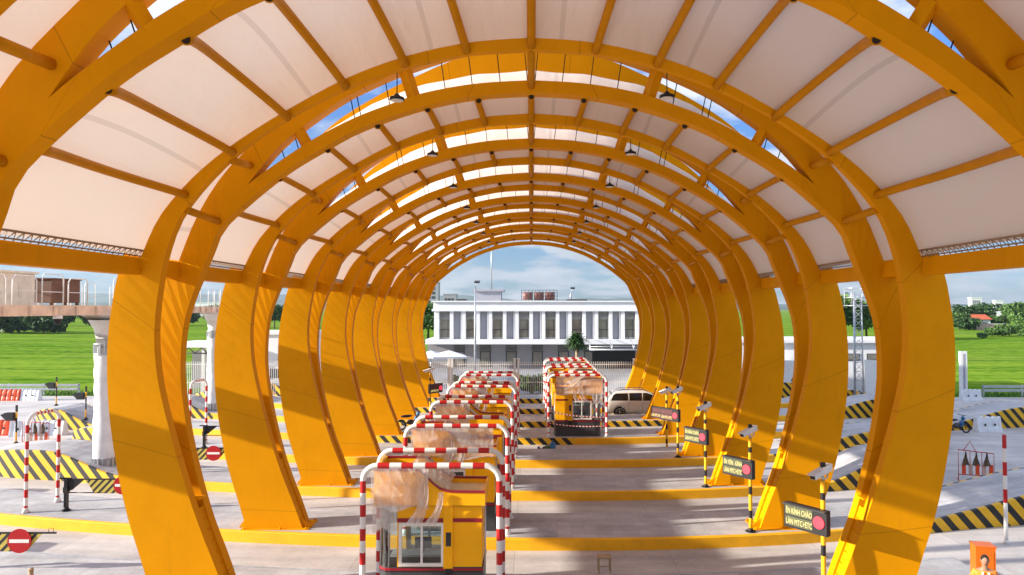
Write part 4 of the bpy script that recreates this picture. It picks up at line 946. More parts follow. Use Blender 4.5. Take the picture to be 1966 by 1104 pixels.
# red and white pole, orange cabinet, people
pp = MB(); pp.tube([(0, 0, i*.42) for i in range(9)], .06, 10, mats=[0, 0, 0, 1, 0, 1, 0, 1]); pp.cyl((0, 0, 0), (0, 0, .12), .11, .08, 10)
tag(pp.build('marker_pole', ['white', 'red'], None, (14.75, 22.7, -.3)), 'tall red and white pole behind the orange cabinet', 'pole')
ob = empty('control_cabinet', (10.72, 17.35, .05), 'orange control cabinet behind the worker, bottom right', 'cabinet', rz=R_(-12))
MB().box(-.21, .21, -.18, .18, .06, 1.32).build('body', 'orange', ob); MB().box(-.225, .225, -.195, .195, 1.32, 1.36).build('lid', 'orange', ob); MB().box(-.225, .225, -.195, .195, 0, .06).build('plinth', 'dark', ob)
dr = MB(); dr.box(-.17, .17, -.188, -.18, .15, 1.22); dd = dr.build('door', 'orange', ob); MB().box(.11, .14, -.205, -.188, .62, .76).build('handle', 'black', dd)
tag(MB().box(-1.4, 1.4, -.25, .25, 0, .28).box(-1.38, 1.38, -.27, -.25, .05, .2).build('timber_form', 'timber', None, (16.9, 22.4, -.3)), 'pale timber formwork beam lying beside the red and white pole', 'timber')

def skin_mesh(chains, name, m, parent, lv=2):
    """chains: list of [(point, radius), ...] sharing start points -> one continuous skinned body"""
    me = bpy.data.meshes.new(name); V = []; E = []; Rr = []; idx = {}
    def vid(p, r):
        k = tuple(round(c, 4) for c in p)
        if k not in idx: idx[k] = len(V); V.append(p); Rr.append(r)
        return idx[k]
    for c in chains:
        ids = [vid(p, r) for p, r in c]
        E += [(a, b) for a, b in zip(ids, ids[1:]) if a != b]
    me.from_pydata(V, E, []); o = bpy.data.objects.new(name, me); COL.objects.link(o)
    sk = o.modifiers.new('s', 'SKIN'); ss = o.modifiers.new('b', 'SUBSURF'); ss.levels = ss.render_levels = lv
    for i, v in enumerate(me.skin_vertices[0].data): v.radius = (Rr[i], Rr[i]); v.use_root = (i == 0)
    dg = bpy.context.evaluated_depsgraph_get(); nm = bpy.data.meshes.new_from_object(o.evaluated_get(dg)); bpy.data.objects.remove(o)
    nm.materials.clear(); nm.materials.append(M[m]); nm.name = name
    for p in nm.polygons: p.use_smooth = True
    ob_ = bpy.data.objects.new(name, nm); COL.objects.link(ob_); ob_.parent = parent; return ob_
def person(loc, label, rz, top, shirt_sh=1, bow=.06, pants='cloth'):
    r = empty('person', loc, label, 'person', None, R_(rz)); b = bow
    hip = (0, 0, .93); ch = (0, -b*.6, 1.28); nk = (0, -b, 1.47); hd = (0, -b-.02, 1.60)
    chains = [[(hip, .13), ((0, -b*.3, 1.10), .125), (ch, .15), (nk, .055), (hd, .075), ((0, -b-.03, 1.68), .085)]]
    for s in (-1, 1):
        chains.append([(hip, .13), ((s*.10, 0, .86), .09), ((s*.12, -.02, .48), .06), ((s*.13, .02, .09), .042), ((s*.14, -.12, .04), .035)])
        el = (s*.27, -.04, 1.10); wr = (s*.24, -.22, .92)
        chains.append([(ch, .15), ((s*.19, -b*.7, 1.38), .065), (el, .045), (wr, .028)])
        pa = (s*.235, -.28, .88); chains.append([(wr, .028), (pa, .03)])
        for q in range(4):
            x = s*(.235+(q-1.5)*.019); L = (.06, .07, .065, .05)[q]
            chains.append([(pa, .03), ((x, -.315, .865), .009), ((x, -.32-L*.6, .845), .008), ((x, -.32-L*.8, .815), .007)])
        chains.append([(pa, .03), ((s*.205, -.275, .865), .010), ((s*.19, -.30, .84), .008)])
    skin_mesh(chains, 'body', 'skin', r)
    ck = [[((0, 0, .86), .15), ((0, -b*.3, 1.10), .142), ((0, -b*.6, 1.28), .168), ((0, -b*.85, 1.40), .11)]]
    for s in (-1, 1): ck.append([((0, -b*.6, 1.28), .168), ((s*.19, -b*.7, 1.38), .082), ((s*.25, -.05, 1.18), .066), ((s*.268, -.055, 1.09), .058)])
    skin_mesh(ck, 'shirt', top, r)
    pk = [[((0, 0, .93), .15), ((0, 0, .88), .14)]]
    for s in (-1, 1): pk.append([((0, 0, .88), .14), ((s*.105, 0, .78), .10), ((s*.12, -.02, .48), .078), ((s*.13, .02, .12), .062)])
    skin_mesh(pk, 'trousers', pants, r)
    fc = MB(); hy = -b-.03
    fc.ball((0, hy-.01, 1.655), .078, .098, .112, 16); fc.add([(-.014, hy-.10, 1.635), (.014, hy-.10, 1.635), (0, hy-.128, 1.63), (0, hy-.10, 1.675)], [(0, 2, 3), (2, 1, 3), (0, 1, 2)])
    for s in (-1, 1): fc.ball((s*.08, hy, 1.65), .012, .022, .03, 8)
    h = fc.build('head', 'skin', r)
    ey = MB(); 
    for s in (-1, 1): ey.ball((s*.030, hy-.098, 1.665), .012, .008, .007, 8)
    ey.ball((0, hy-.098, 1.598), .024, .008, .006, 8); ey.build('eyes_and_mouth', 'hair', h)
    hr = MB(); V = []; n = 16
    for i in range(7):
        a = math.pi*.60*i/6
        for k in range(n):
            t = 2*math.pi*k/n; front = max(0, -math.sin(t)); aa = a*(1-.42*front); V.append((.086*math.sin(aa)*math.cos(t), hy+.005+.104*math.sin(aa)*math.sin(t), 1.663+.118*math.cos(aa)))
    hr.add(V, [(i*n+k, (i+1)*n+k, (i+1)*n+(k+1) % n, i*n+(k+1) % n) for i in range(6) for k in range(n)], 0, True); hr.build('hair', 'hair', h)
    for s in (-1, 1): sh = MB(); sh.ball((s*.14, -.06, .045), .05, .13, .045, 10); sh.build('shoe', 'black', r)
    return r
pr = person((10.22, 16.5, -.3), 'person in an orange work vest with dark hair in front of the orange cabinet', -25, 'vest', b if False else 1, .10)
for s in (-1, 1):
    st = MB(); st.add([(s*.05, -.245, 1.06), (s*.09, -.245, 1.06), (s*.075, -.215, 1.42), (s*.04, -.215, 1.42)], [(0, 1, 2, 3)]); st.build('reflective_strip', 'white', pr)
person((11.25, 15.9, -.3), 'person in dark clothes cut off by the right edge at the bottom', 30, 'cloth', 1, .05)

# parked car
def suv(loc):
    r = empty('parked_car', loc, 'champagne coloured parked car with black windows beside the right booths', 'car')
    up = [(0, .48), (.0, .80), (.05, .98), (.14, 1.12), (.30, 1.38), (.52, 1.64), (.75, 1.73), (1.3, 1.785), (2.1, 1.80), (2.7, 1.76), (3.1, 1.64), (3.45, 1.42), (3.78, 1.20), (4.2, 1.12), (4.6, 1.02), (4.82, .86), (4.9, .62), (4.88, .40)]
    def lowz(x):
        z = .34
        for wx in (.95, 3.95):
            d = abs(x-wx)
            if d < .44: z = max(z, .34+math.sqrt(max(0, .44**2-d*d)))
        return z
    def topz(x):
        for a, b in zip(up, up[1:]):
            if a[0] <= x <= b[0] and b[0] > a[0]: return a[1]+(b[1]-a[1])*(x-a[0])/(b[0]-a[0])
        return .5
    n = 98; V = []; rows = 9
    for i in range(n+1):
        x = .0+4.9*i/n; zt = topz(x) if 0 < i < n else .78; zl = lowz(x); belt = min(zt, 1.12)
        endt = min(1, min(x, 4.9-x)/.35); ew = .80+.15*math.sqrt(max(0, 1-(1-endt)**2))
        def half(z):
            w_ = ew
            if z > 1.12: w_ = ew-(z-1.12)*.30
            if z < .5: w_ -= .03
            return w_
        zs = [zl, zl+(belt-zl)*.33, zl+(belt-zl)*.7, belt, belt+(zt-belt)*.5, max(belt, zt-.05) if zt > 1.2 else zt, zt]
        for s in (-1, 1):
            seq = zs if s == -1 else zs[::-1]
            for j, z in enumerate(seq):
                w_ = half(z); 
                if z >= zt-1e-6: w_ = max(.1, half(zt)-.12)
                V.append((x, s*w_, z))
    k = 14; mb = MB(); mb.add(V, [(i*k+j, (i+1)*k+j, (i+1)*k+(j+1) % k, i*k+(j+1) % k) for i in range(n) for j in range(k)], 0, True)
    mb.add(V[:k], [tuple(range(k-1, -1, -1))]); mb.add(V[-k:], [tuple(range(k))]); mb.build('body', 'car', r)
    for s in (-1, 1):
        def pt(x, z): return (x, s*(.95-(z-1.12)*.30+.012)*1.0, z)
        for poly in ([(.36, 1.16), (1.50, 1.16), (1.50, 1.64), (.70, 1.62), (.52, 1.52)], [(1.58, 1.16), (2.42, 1.16), (2.42, 1.66), (1.58, 1.645)], [(2.50, 1.16), (3.62, 1.16), (3.50, 1.26), (3.06, 1.56), (2.76, 1.655), (2.50, 1.66)]):
            mb = MB(); n_ = len(poly); mb.add([pt(*p) for p in poly], [tuple(range(n_))]); mb.build('side_window', 'carglass', r)
        for wx in (.95, 3.95):
            w_ = MB(); y0, y1 = s*.70, s*.955; w_.cyl((wx, y0, .37), (wx, y1, .37), .37, n=32); o = w_.build('wheel', 'tyre', r)
            q = MB(); q.cyl((wx, y1, .37), (wx, y1+s*.008, .37), .27, n=32, m=1)
            for a in range(7):
                an = a*2*math.pi/7; q.beam((wx, y1+s*.014, .37), (wx+.26*math.cos(an), y1+s*.014, .37+.26*math.sin(an)), .05, .02)
            q.tube([(wx+.27*math.cos(t*math.pi/16), y1+s*.01, .37+.27*math.sin(t*math.pi/16)) for t in range(33)], .016, 6, 0, cap=False)
            q.cyl((wx, y1, .37), (wx, y1+s*.03, .37), .06, n=12); q.build('rim', ['rim', 'black'], o)
        m_ = MB(); m_.ball((3.42, s*1.05, 1.18), .09, .12, .075, 12); m_.build('mirror', 'car', r)
        t = MB(); t.tube([(.9, s*.62, 1.80), (1.1, s*.62, 1.85), (2.5, s*.62, 1.86), (2.75, s*.62, 1.80)], .02, 6); t.build('roof_rail', 'dark', r)
        sp = MB(); sp.box(1.45, 3.5, min(s*.86, s*1.0), max(s*.86, s*1.0), .27, .33); sp.build('side_step', 'steel', r)
        tl = MB(); tl.box(-.01, .22, min(s*.80, s*.93), max(s*.80, s*.93), .92, 1.08); tl.build('tail_light', 'booth_red', r)
        hl__ = MB(); hl__.box(4.55, 4.86, min(s*.62, s*.86), max(s*.62, s*.86), .74, .90); hl__.build('headlight', 'plastic_w', r)
        for x in (1.54, 2.46, 3.35): d = MB(); d.box(x-.006, x+.006, min(s*.945, s*.957), max(s*.945, s*.957), .42, 1.12); d.build('door_gap', 'dark', r)
        for x in (1.75, 2.62): d = MB(); d.box(x, x+.18, min(s*.95, s*.975), max(s*.95, s*.975), .98, 1.01); d.build('door_handle', 'car', r)
    ws = MB(); ws.add([(3.12, -.74, 1.635), (3.12, .74, 1.635), (3.76, .86, 1.215), (3.76, -.86, 1.215)], [(0, 1, 2, 3)]); ws.build('windscreen', 'carglass', r)
    rw = MB(); rw.add([(.16, -.80, 1.17), (.16, .80, 1.17), (.49, .70, 1.62), (.49, -.70, 1.62)], [(0, 1, 2, 3)]); rw.build('rear_window', 'carglass', r)
    return r
suv((4.95, 48.6, -.3))

# motorbikes
def moto(loc, label, rz):
    r = empty('motorbike', loc, label, 'motorbike', None, R_(rz)); b = MB()
    for x in (-.62, .62):
        w_ = MB(); w_.tube([(x+.27*math.cos(t*math.pi/10), 0, .30+.27*math.sin(t*math.pi/10)) for t in range(21)], .045, 8, cap=False); w_.build('wheel', 'tyre', r)
    b.tube([(-.62, 0, .3), (-.25, 0, .38), (.12, 0, .36), (.35, 0, .72), (.62, 0, .3)], .035, 8); b.ball((-.05, 0, .42), .26, .12, .16, 10)
    b.tube([(.35, 0, .7), (.42, 0, 1.02)], .03, 8); b.tube([(.34, -.32, 1.06), (.42, 0, 1.02), (.34, .32, 1.06)], .018, 6); b.build('frame', 'dark', r)
    s = MB(); s.ball((-.3, 0, .78), .38, .14, .08, 12); s.build('seat', 'black', r); f = MB(); f.ball((.42, 0, .85), .10, .13, .13, 10); f.ball((.30, 0, .55), .08, .2, .2, 10); f.build('front_fairing', 'blue', r)
    return r
moto((-6.9, 40.9, .05), 'dark motorbike parked at the foot of the left arch leg behind the hoops', 35)
moto((24.9, 42.5, -.3), 'dark blue motorbike parked in front of the small striped kerb on the right', 10)

# small things on the ground
def thing(mb, name, mats, loc, label, cat, group=None): return tag(mb.build(name, mats, None, loc), label, cat, group)
sl = MB().box(-.62, .62, -.42, .42, 0, .03)
for k, (x, w_) in enumerate(((-.05, 1.3), (-.1, 1.15), (-.6, .9))):
    y = 22.35+S*k; thing(MB().box(-.75, .75, -.52, .52, 0, .035), 'floor_plate', 'slab', (x+(.15 if k else .1), y, .052), '%s pale concrete floor plate lying right of the left booth row' % ORD[k+1].replace('second', 'nearest').replace('third', 'middle').replace('fourth', 'farthest'), 'floor plate', 'pale floor plates beside the booths')
jg = MB(); prof = [(.13, 0), (.14, .03), (.14, .34), (.10, .42), (.035, .46), (.035, .52)]
for (a, b) in zip(prof, prof[1:]): jg.cyl((0, 0, a[1]), (0, 0, b[1]), a[0]*1.15, b[0]*1.15, 14)
thing(jg, 'water_jug', 'blue', (1.1, 36.7, -.3), 'blue water jug standing on the lane left of the right booth', 'jug')
def clump(name, m, loc, label, cat, rx, rz_, n=9, sd=1):
    rn = random.Random(sd); mb = MB()
    for i in range(n): mb.ball((rn.uniform(-rx, rx), rn.uniform(-rx*.6, rx*.6), rn.uniform(.3, 1)*rz_*.6), rx*rn.uniform(.25, .5), rx*rn.uniform(.25, .45), rz_*rn.uniform(.3, .5), 8)
    return thing(mb, name, m, loc, label, cat)
clump('rubbish_bag', 'black', (.45, 36.2, -.3), 'black rubbish bag on the lane beside the blue jug', 'bag', .25, .3, 9, 2)
clump('cut_greens', 'leaf_lt', (.78, 36.7, -.3), 'small heap of green leaves between the bag and the jug', 'plants', .16, .34, 9, 4)
clump('debris_pile', 'timber', (3.9, 36.6, -.3), 'small brown debris heap on the lane below the right booth', 'debris', .28, .12, 10, 5)
clump('debris_scrap', 'black', (7.05, 19.5, -.3), 'small dark scrap lying on the lane near the nearest signal post', 'debris', .16, .07, 5, 6)
st = MB()
for x in (-.16, .16):
    for y in (-.15, .15): st.box(x-.015, x+.015, y-.015, y+.015, 0, .42)
st.box(-.19, .19, -.17, .17, .42, .45); st.box(-.16, .16, -.15, -.13, .2, .22)
thing(st, 'stool', 'timber', (2.02, 19.95, -.3), 'small stool standing on the lane at the bottom edge', 'stool')
tag(MB().tube([(2.3, 36.0, -.28), (1.7, 37.3, -.28)], .025, 6).build('pipe', 'wall_w'), 'thin pale pipe lying across the lane near the blue jug', 'pipe')

# ------------------------------------------------------------------ compound: fence, building, parasols, palm
fn = empty('picket_fence', (0, 58.2, -.3), 'white steel picket fence in front of the white building', 'fence')
def fence_run(x0, x1, nm='railing'):
    m = MB(); x = x0
    while x < x1: m.box(x-.018, x+.018, -.018, .018, .12, 2.95); x += .152
    for z in (.18, 1.25, 2.7): m.box(x0, x1, -.02, .02, z, z+.05)
    m.build(nm, 'white', fn)
for a, b in ((-30, -20.1), (-19.9, -6.75), (-6.45, -1.4), (-1.0, 8.4), (8.8, 19)): fence_run(a, b)
for x in (-20, -6.72, -6.48, -1.35, -1.05, 8.4, 8.78): MB().box(x-.09, x+.09, -.09, .09, 0, 3.15).box(x-.11, x+.11, -.11, .11, 3.15, 3.2).build('post', 'white', fn)
kb = MB().box(-30, 19, -.12, .12, 0, .14).build('plinth', 'slab', fn)

BX0, BY = -11.6, 85.0; PER = 3.165
bd = empty('office_building', (0, BY, -.3), 'white two-storey office building with tall louvred windows behind the fence', 'building')
BX1 = 24.0; g_ = MB()
m = MB(); m.box(BX0-.25, BX1, -.35, 12, 6.95, 7.25); m.box(BX0-.1, BX1, -.2, .0, 7.25, 8.05); m.box(BX0-.1, BX0+.1, 0, 12, 7.25, 8.05); m.box(BX0-.32, BX1, -.42, 12.2, 8.05, 8.2); m.build('parapet', 'wall_w', bd)
MB().box(BX0-.95, BX1, -.75, 12, 3.05, 3.62).build('floor_ledge', 'wall_w', bd)
MB().box(BX0+.1, BX1, .5, 12, 3.62, 6.95).build('upper_wall', 'wall_g', bd)
MB().box(BX0-1.0, BX1, 1.6, 12, 0, 3.05).build('lower_wall', 'wall_dk', bd)
MB().box(BX0, BX0+.32, -.12, .6, 3.62, 6.95).build('corner_pier', 'wall_w', bd)
i = 0; x = -11.0
while x < BX1-2:
    for (a, b) in ((x-.42, x), (x+1.28, x+1.70)): MB().box(a, b, -.14, .5, 3.62, 6.95).build('pier', 'wall_w', bd)
    fr = MB(); fr.box(x, x+1.28, .42, .498, 3.70, 6.93); f = fr.build('window', 'wall_w', bd)
    MB().box(x+.06, x+1.22, .40, .416, 3.78, 6.0).build('pane', 'pane', f)
    lv = MB(); 
    for q in range(6): lv.add([(x+.02, .20, 6.06+q*.15), (x+1.26, .20, 6.06+q*.15), (x+1.26, .38, 6.17+q*.15), (x+.02, .38, 6.17+q*.15)], [(0, 1, 2, 3)])
    lv.build('louvre', 'louvre', f); mb = MB(); mb.box(x+.98, x+1.04, .36, .40, 3.78, 6.0); mb.box(x+.06, x+1.22, .36, .39, 4.75, 4.79); mb.build('glazing_bar', 'dark', f)
    rl = MB(); 
    for q in range(5): rl.box(x+.08+q*.1, x+.095+q*.1, .1, .115, 3.7, 4.72)
    rl.box(x+.03, x+1.25, .09, .12, 4.70, 4.74); rl.build('balustrade', 'dark', f)
    # pale fins on the grey panel and the recessed ground floor window
    MB().box(x+2.55, x+2.70, .2, .5, 3.62, 6.95).build('fin', 'wall_w', bd)
    xl = x+1.60
    if xl < 6.5 or xl > 13.5:
        fr = MB(); fr.box(xl, xl+1.3, 1.54, 1.598, .25, 3.03); f = fr.build('window', 'dark', bd); MB().box(xl+.12, xl+1.18, 1.51, 1.53, .3, 2.0).build('pane', 'pane', f)
        lv = MB()
        for q in range(5): lv.add([(xl+.03, 1.36, 2.1+q*.18), (xl+1.27, 1.36, 2.1+q*.18), (xl+1.27, 1.52, 2.2+q*.18), (xl+.03, 1.52, 2.2+q*.18)], [(0, 1, 2, 3)])
        lv.build('louvre', 'louvre', f)
    x += PER; i += 1
MB().box(7.4, 12.6, 1.50, 1.58, .0, 2.35).build('garage_shade_panel', 'black', bd)  # black panel on the wall paints in the shade inside the garage
cn_ = MB(); cn_.box(6.6, 14.6, -4.2, -.8, 2.72, 2.76)
cn_.build('entrance_canopy', 'glass', bd); cf = MB()
for q in (6.7, 9.2, 11.7, 14.4): cf.tube([(q, -4.1, 2.66), (q, -.76, 2.66)], .07, 8); cf.tube([(q, -3.6, 2.7), (q, -.8, 3.9)], .035, 6); cf.tube([(q, -4.1, 2.5), (q, -4.1, 3.25)], .05, 6)
cf.tube([(6.6, -4.15, 2.62), (14.6, -4.15, 2.62)], .10, 8); cf.tube([(6.6, -4.15, 2.95), (14.6, -4.15, 2.95)], .03, 6); cf.tube([(6.6, -1.2, 2.62), (14.6, -1.2, 2.62)], .10, 8); cf.build('canopy_frame', 'steel', bd)
sh = MB(); sh.box(-7.0, -3.75, 3, 7, 8.2, 9.4); sh.box(-7.3, -3.4, 2.7, 7.3, 9.4, 9.65); sh.build('stair_tower', 'wall_g', bd)
MB().box(-9.2, -8, 2.5, 4, 8.2, 8.45).box(4.4, 6.9, 2.5, 4.5, 8.2, 8.42).build('roof_hatch', 'dark', bd)
tk = empty('water_tank', (1.0, 88, 7.9), 'reddish water tank in a dark cage on the white building roof', 'tank')
t = MB(); 
for q in range(3): t.tube([(-2.0+q*1.35, 0, .62), (-.8+q*1.35, 0, .62)], .5, 16)
t.build('tank', 'tank', tk); c = MB()
for xx in [-2.2+q*.44 for q in range(11)]:
    c.tube([(xx, -.6, 0), (xx, -.62, 1.0), (xx, -.3, 1.35), (xx, .3, 1.35)], .03, 5)
for z, y in ((.25, -.62), (.6, -.62), (1.0, -.62), (1.35, -.3)): c.tube([(-2.2, y, z), (2.2, y, z)], .03, 5)
c.build('cage', 'dark', tk)
mt = MB(); mt.tube([(0, 0, 0), (0, 0, 3.5), (0, 0, 6.6)], .09, 8, rad=[.1, .07, .03]); mt.tube([(0, 0, 5.2), (.3, 0, 5.2)], .02, 5); mt.tube([(0, 0, 5.9), (.25, 0, 6.0)], .02, 5)
thing(mt, 'antenna_mast', 'steel', (-5.05, 90, 9.3), 'tall thin antenna mast rising from the roof stair block', 'mast')
def lamppost(loc, h, label, cam_only=False):
    r = empty('lamp_post', loc, label, 'lamp post'); p = MB(); p.tube([(0, 0, 0), (0, 0, h*.5), (0, 0, h)], .1, 10, rad=[.13, .11, .07]); p.build('pole', 'steel', r)
    a = MB(); a.tube([(0, 0, h-.1), (.15, -.2, h+.35)], .035, 6); a.build('arm', 'steel', r); l = MB(); l.obox(Matrix.Translation((.22, -.3, h+.45)) @ Matrix.Rotation(R_(25), 4, 'X'), .55, .38, .14); l.build('lamp_head', 'dark', r); return r
lamppost((-5.85, 74, -.3), 9.6, 'tall lamp post in front of the white building, left of the antenna mast')
lamppost((5.0, 90, 8.0), 1.1, 'short floodlight on the roof edge, right of the water tank')

def parasol(loc, label, rz=0, sc=1):
    r = empty('parasol', loc, label, 'parasol', 'white parasols behind the fence', R_(rz)); r.scale = (sc,)*3; MB().tube([(0, 0, 0), (0, 0, 2.6)], .035, 8).build('pole', 'steel', r)
    mb = MB(); n = 4; V = [(0, 0, 2.75)]
    for a in range(4): x = 1.45*(1 if a in (0, 3) else -1); y = 1.45*(1 if a < 2 else -1); V += [(x*.5, y*.5, 2.52), (x, y, 2.28), (x, y, 2.12)]
    F = []
    for a in range(4): b = (a+1) % 4; F += [(0, 1+3*a, 1+3*b), (1+3*a, 2+3*a, 2+3*b, 1+3*b), (2+3*a, 3+3*a, 3+3*b, 2+3*b)]
    mb.add(V, F); mb.build('canopy', 'plastic_w', r); return r
parasol((-8.1, 70, -.3), 'white square parasol nearest the lamp post behind the fence', 10, 1.15)
parasol((-10.2, 72, -.3), 'white square parasol at the left, half behind the farthest arch leg', -8, 1.1)

# ------------------------------------------------------------------ vegetation
def leaf_crown(mb, lobes, n, size, rn):
    tot = sum(l[3]*l[4]*l[5] for l in lobes)
    for (cx, cy, cz, rx, ry, rz_) in lobes:
        k = int(n*rx*ry*rz_/tot)
        for _ in range(k):
            u = Vector((rn.gauss(0, 1), rn.gauss(0, 1), rn.gauss(0, 1))).normalized()*(rn.uniform(.35, 1)**.45)
            u *= 1+.18*math.sin(u.x*7+cx)+.15*math.sin(u.z*9+cy)
            p = Vector((cx+u.x*rx, cy+u.y*ry, cz+u.z*rz_)); s = size*rn.uniform(.5, 1.3)
            a = Vector((rn.gauss(0, 1), rn.gauss(0, 1), rn.gauss(0, .6))).normalized(); b = a.cross(Vector((rn.gauss(0, 1), rn.gauss(0, 1), rn.gauss(0, 1)))).normalized()
            mb.add([p-a*s, p-b*s*.55, p+a*s, p+b*s*.55], [(0, 1, 2, 3)])
def tree_proto(kind, sd, h, w_, n=2200, leaf='leaf_md', size=.42):
    lo_ = kind.startswith('bush')
    rn = random.Random(sd); r = empty('tree', (0, 0, 0), '', 'tree')
    t = MB(); pts = [(0, 0, -.3), (.1*h/8, 0, h*.25), (-.05*h/8, .1, h*.55)]; t.tube(pts, .2, 8, rad=[h*.03, h*.022, h*.012])
    lob = []
    for i in range(9):
        a = rn.uniform(0, 6.28); rr = rn.uniform(.15, .62)*w_/2; z = h*(rn.uniform(.15, .72) if lo_ else rn.uniform(.38, .84)); l = (math.cos(a)*rr, math.sin(a)*rr, z, w_*rn.uniform(.15, .27), w_*rn.uniform(.15, .27), h*rn.uniform(.10, .18)); lob.append(l)
        t.tube([(0, 0, h*rn.uniform(.2, .45)), (l[0]*.6, l[1]*.6, l[2]*.85), (l[0], l[1], l[2])], .05, 5, rad=[h*.011, h*.007, h*.003])
    lob.append((0, 0, h*(.35 if lo_ else .62), w_*.27, w_*.27, h*.24)); t.build('trunk', 'trunk', r)
    c = MB(); leaf_crown(c, lob, n, size, rn); c.build('crown', leaf, r); return r
random.seed(11)
P = {}
def place(kind, loc, label, sc=1.0, rz=0, name=None, group='trees along the fields'):
    spec = {'dk': (21, 11, 11, 2600, 'leaf_dk', .55), 'md': (22, 9, 9, 2400, 'leaf_md', .48), 'lt': (23, 7, 8, 2000, 'leaf_lt', .42), 'bush': (24, 3.2, 7, 1500, 'leaf_md', .34), 'bushd': (25, 3.4, 8, 1500, 'leaf_dk', .36)}[kind]
    if kind not in P:
        r = tree_proto(kind, *spec); P[kind] = r; r.location = loc; r['label'] = label; r.rotation_euler.z = rz
    else: r = dup(P[kind], loc, label, rz)
    r.scale = (sc,)*3 if not isinstance(sc, tuple) else sc; r['group'] = group
    if kind.startswith('bush'): r['category'] = 'bush'
    return r
# left background
for i, (x, y, s, l) in enumerate(((-168, 215, 2.6, 'huge dark tree at the left edge under the service bridge'), (-155, 208, 2.8, 'huge dark tree second from the left edge under the bridge'), (-143, 205, 2.2, 'dark tree at the right end of the shaded grove under the bridge'))):
    place('bushd', (x, y, -.4), l, (s, s, s*1.0), i*1.7)['category'] = 'tree'
for i, x in enumerate((-196, -184, -172, -160, -149)): place('bushd', (x, 292+i*3, -.4), '%s bush from the left in the hedge row across the left field' % ORD[i].replace('nearest', 'first'), (2.2, 2, 2.9), i*1.3, group='bushes across the left field')
for i, (x, y) in enumerate(((-118, 262), (-106, 268), (-94, 258))): place('md', (x, y, -.4), '%s tree from the left, seen in the gap between the first left arch legs' % ORD[i].replace('nearest', 'first'), 1.1, i)
for i, (x, y, s) in enumerate(((-27.5, 150, 1.0), (-23.0, 158, 1.1), (-33.5, 156, 1.1))): place('lt' if i % 2 == 0 else 'md', (x, y, -.4), ('bright tree left of the white building, seen past the farthest arch leg', 'green tree touching the white building corner in view', 'bright tree behind the farthest left arch leg')[i], s, i)
# right background
RT_ = [('dk', 156, 262, .85, 'dark tree touching the right arch leg, leftmost of the right grove'), ('dk', 168, 275, .8, 'dark round tree right of the leftmost one, behind the red roofed house'), ('md', 148, 250, .75, 'yellowish green tree beside the right arch leg'), ('bushd', 147.5, 246, 1.5, 'dark bush at the foot of the right grove'),
       ('bushd', 151.5, 250, 1.0, 'low dark bush touching the brick wall end'), ('md', 164.5, 258, .62, 'bright round tree right of the red roofed house'), ('dk', 180, 292, .85, 'dark tree below the distant white block'), ('dk', 189, 300, .95, 'dark tree left of the high mound of trees at right'), ('md', 191, 285, 1.25, 'tall grey green tree at the right edge, highest of the mound'),
       ('md', 199, 288, 1.3, 'tall tree cut by the right edge of the photo'), ('md', 172, 264, .65, 'small tree in front of the mound at right'), ('lt', 169, 252, .8, 'small bright tree right of the brick wall'), ('bush', 121, 190, .9, 'grassy bush on the field below the brick wall'), ('bush', 128.5, 195, 1.2, 'larger bush on the field at the right edge'), ('bush', 112, 180, .5, 'low bush out in the right field'), ('bush', 126, 184, .8, 'bush in front of the larger one on the right field')]
for i, (k_, x, y, s, l) in enumerate(RT_): place(k_, (x, y, -.4), l, s, i*.9)
for i, (x, y, s) in enumerate(((73, 168, 1.35), (80, 172, 1.4), (66, 166, 1.2), (88, 176, 1.3))): place('lt' if i % 2 else 'md', (x, y, -.4), ('green tree behind the lattice mast', 'bright tree right of the lattice mast', 'green tree left of the lattice mast', 'bright tree behind the nearest right arch leg')[i], s, i*2)
for i, (x, y) in enumerate(((-6.2, 60.5), (-3.9, 60.8), (-.4, 60.9), (.6, 61.2))): place('bush', (x, y, -.3), ('left green bush right behind the picket fence', 'green bush behind the fence, second from the left', 'green bush behind the middle fence posts', 'last green bush behind the middle fence posts')[i], (.22, .22, .62), i, group='bushes behind the fence')
# young tree with a shaggy head by the building
pm = empty('young_tree', (4.55, 72, -.3), 'young tree with a shaggy round head in front of the white building', 'tree'); t = MB(); t.tube([(0, 0, 0), (.05, 0, 1.8), (0, 0, 3.6)], .13, 8, rad=[.16, .14, .1])
t.build('trunk', 'timber', pm); c = MB(); rn = random.Random(5)
for _ in range(420):
    a = rn.uniform(0, 6.28); e = rn.uniform(-.9, 1.25); L = rn.uniform(.8, 1.55); o3 = Vector((rn.uniform(-.3, .3), rn.uniform(-.3, .3), 3.9+rn.uniform(-.2, .5))); d = Vector((math.cos(a)*math.cos(e), math.sin(a)*math.cos(e), math.sin(e)*.8)); s = d.cross(Vector((0, 0, 1))).normalized()*.09
    m1 = o3+d*L*.6; e1 = o3+d*L+Vector((0, 0, -.25*L)); c.add([o3, m1+s, e1, m1-s], [(0, 1, 2, 3)])
c.build('crown', 'leaf_dk', pm)
stk = empty('young_tree', (1.25, 50.5, .05), 'thin staked sapling beside the right booths, near the fence', 'tree'); t = MB(); t.tube([(0, 0, 0), (.03, 0, 1.9)], .03, 6); t.build('trunk', 'trunk', stk); t = MB(); t.tube([(-.6, 0, 0), (.0, 0, 1.2)], .03, 6); t.build('stake', 'white', stk)
c = MB(); leaf_crown(c, [(0, 0, 1.9, .45, .4, .6), (.15, 0, 1.3, .3, .3, .3)], 130, .13, rn); c.build('crown', 'leaf_dk', stk)
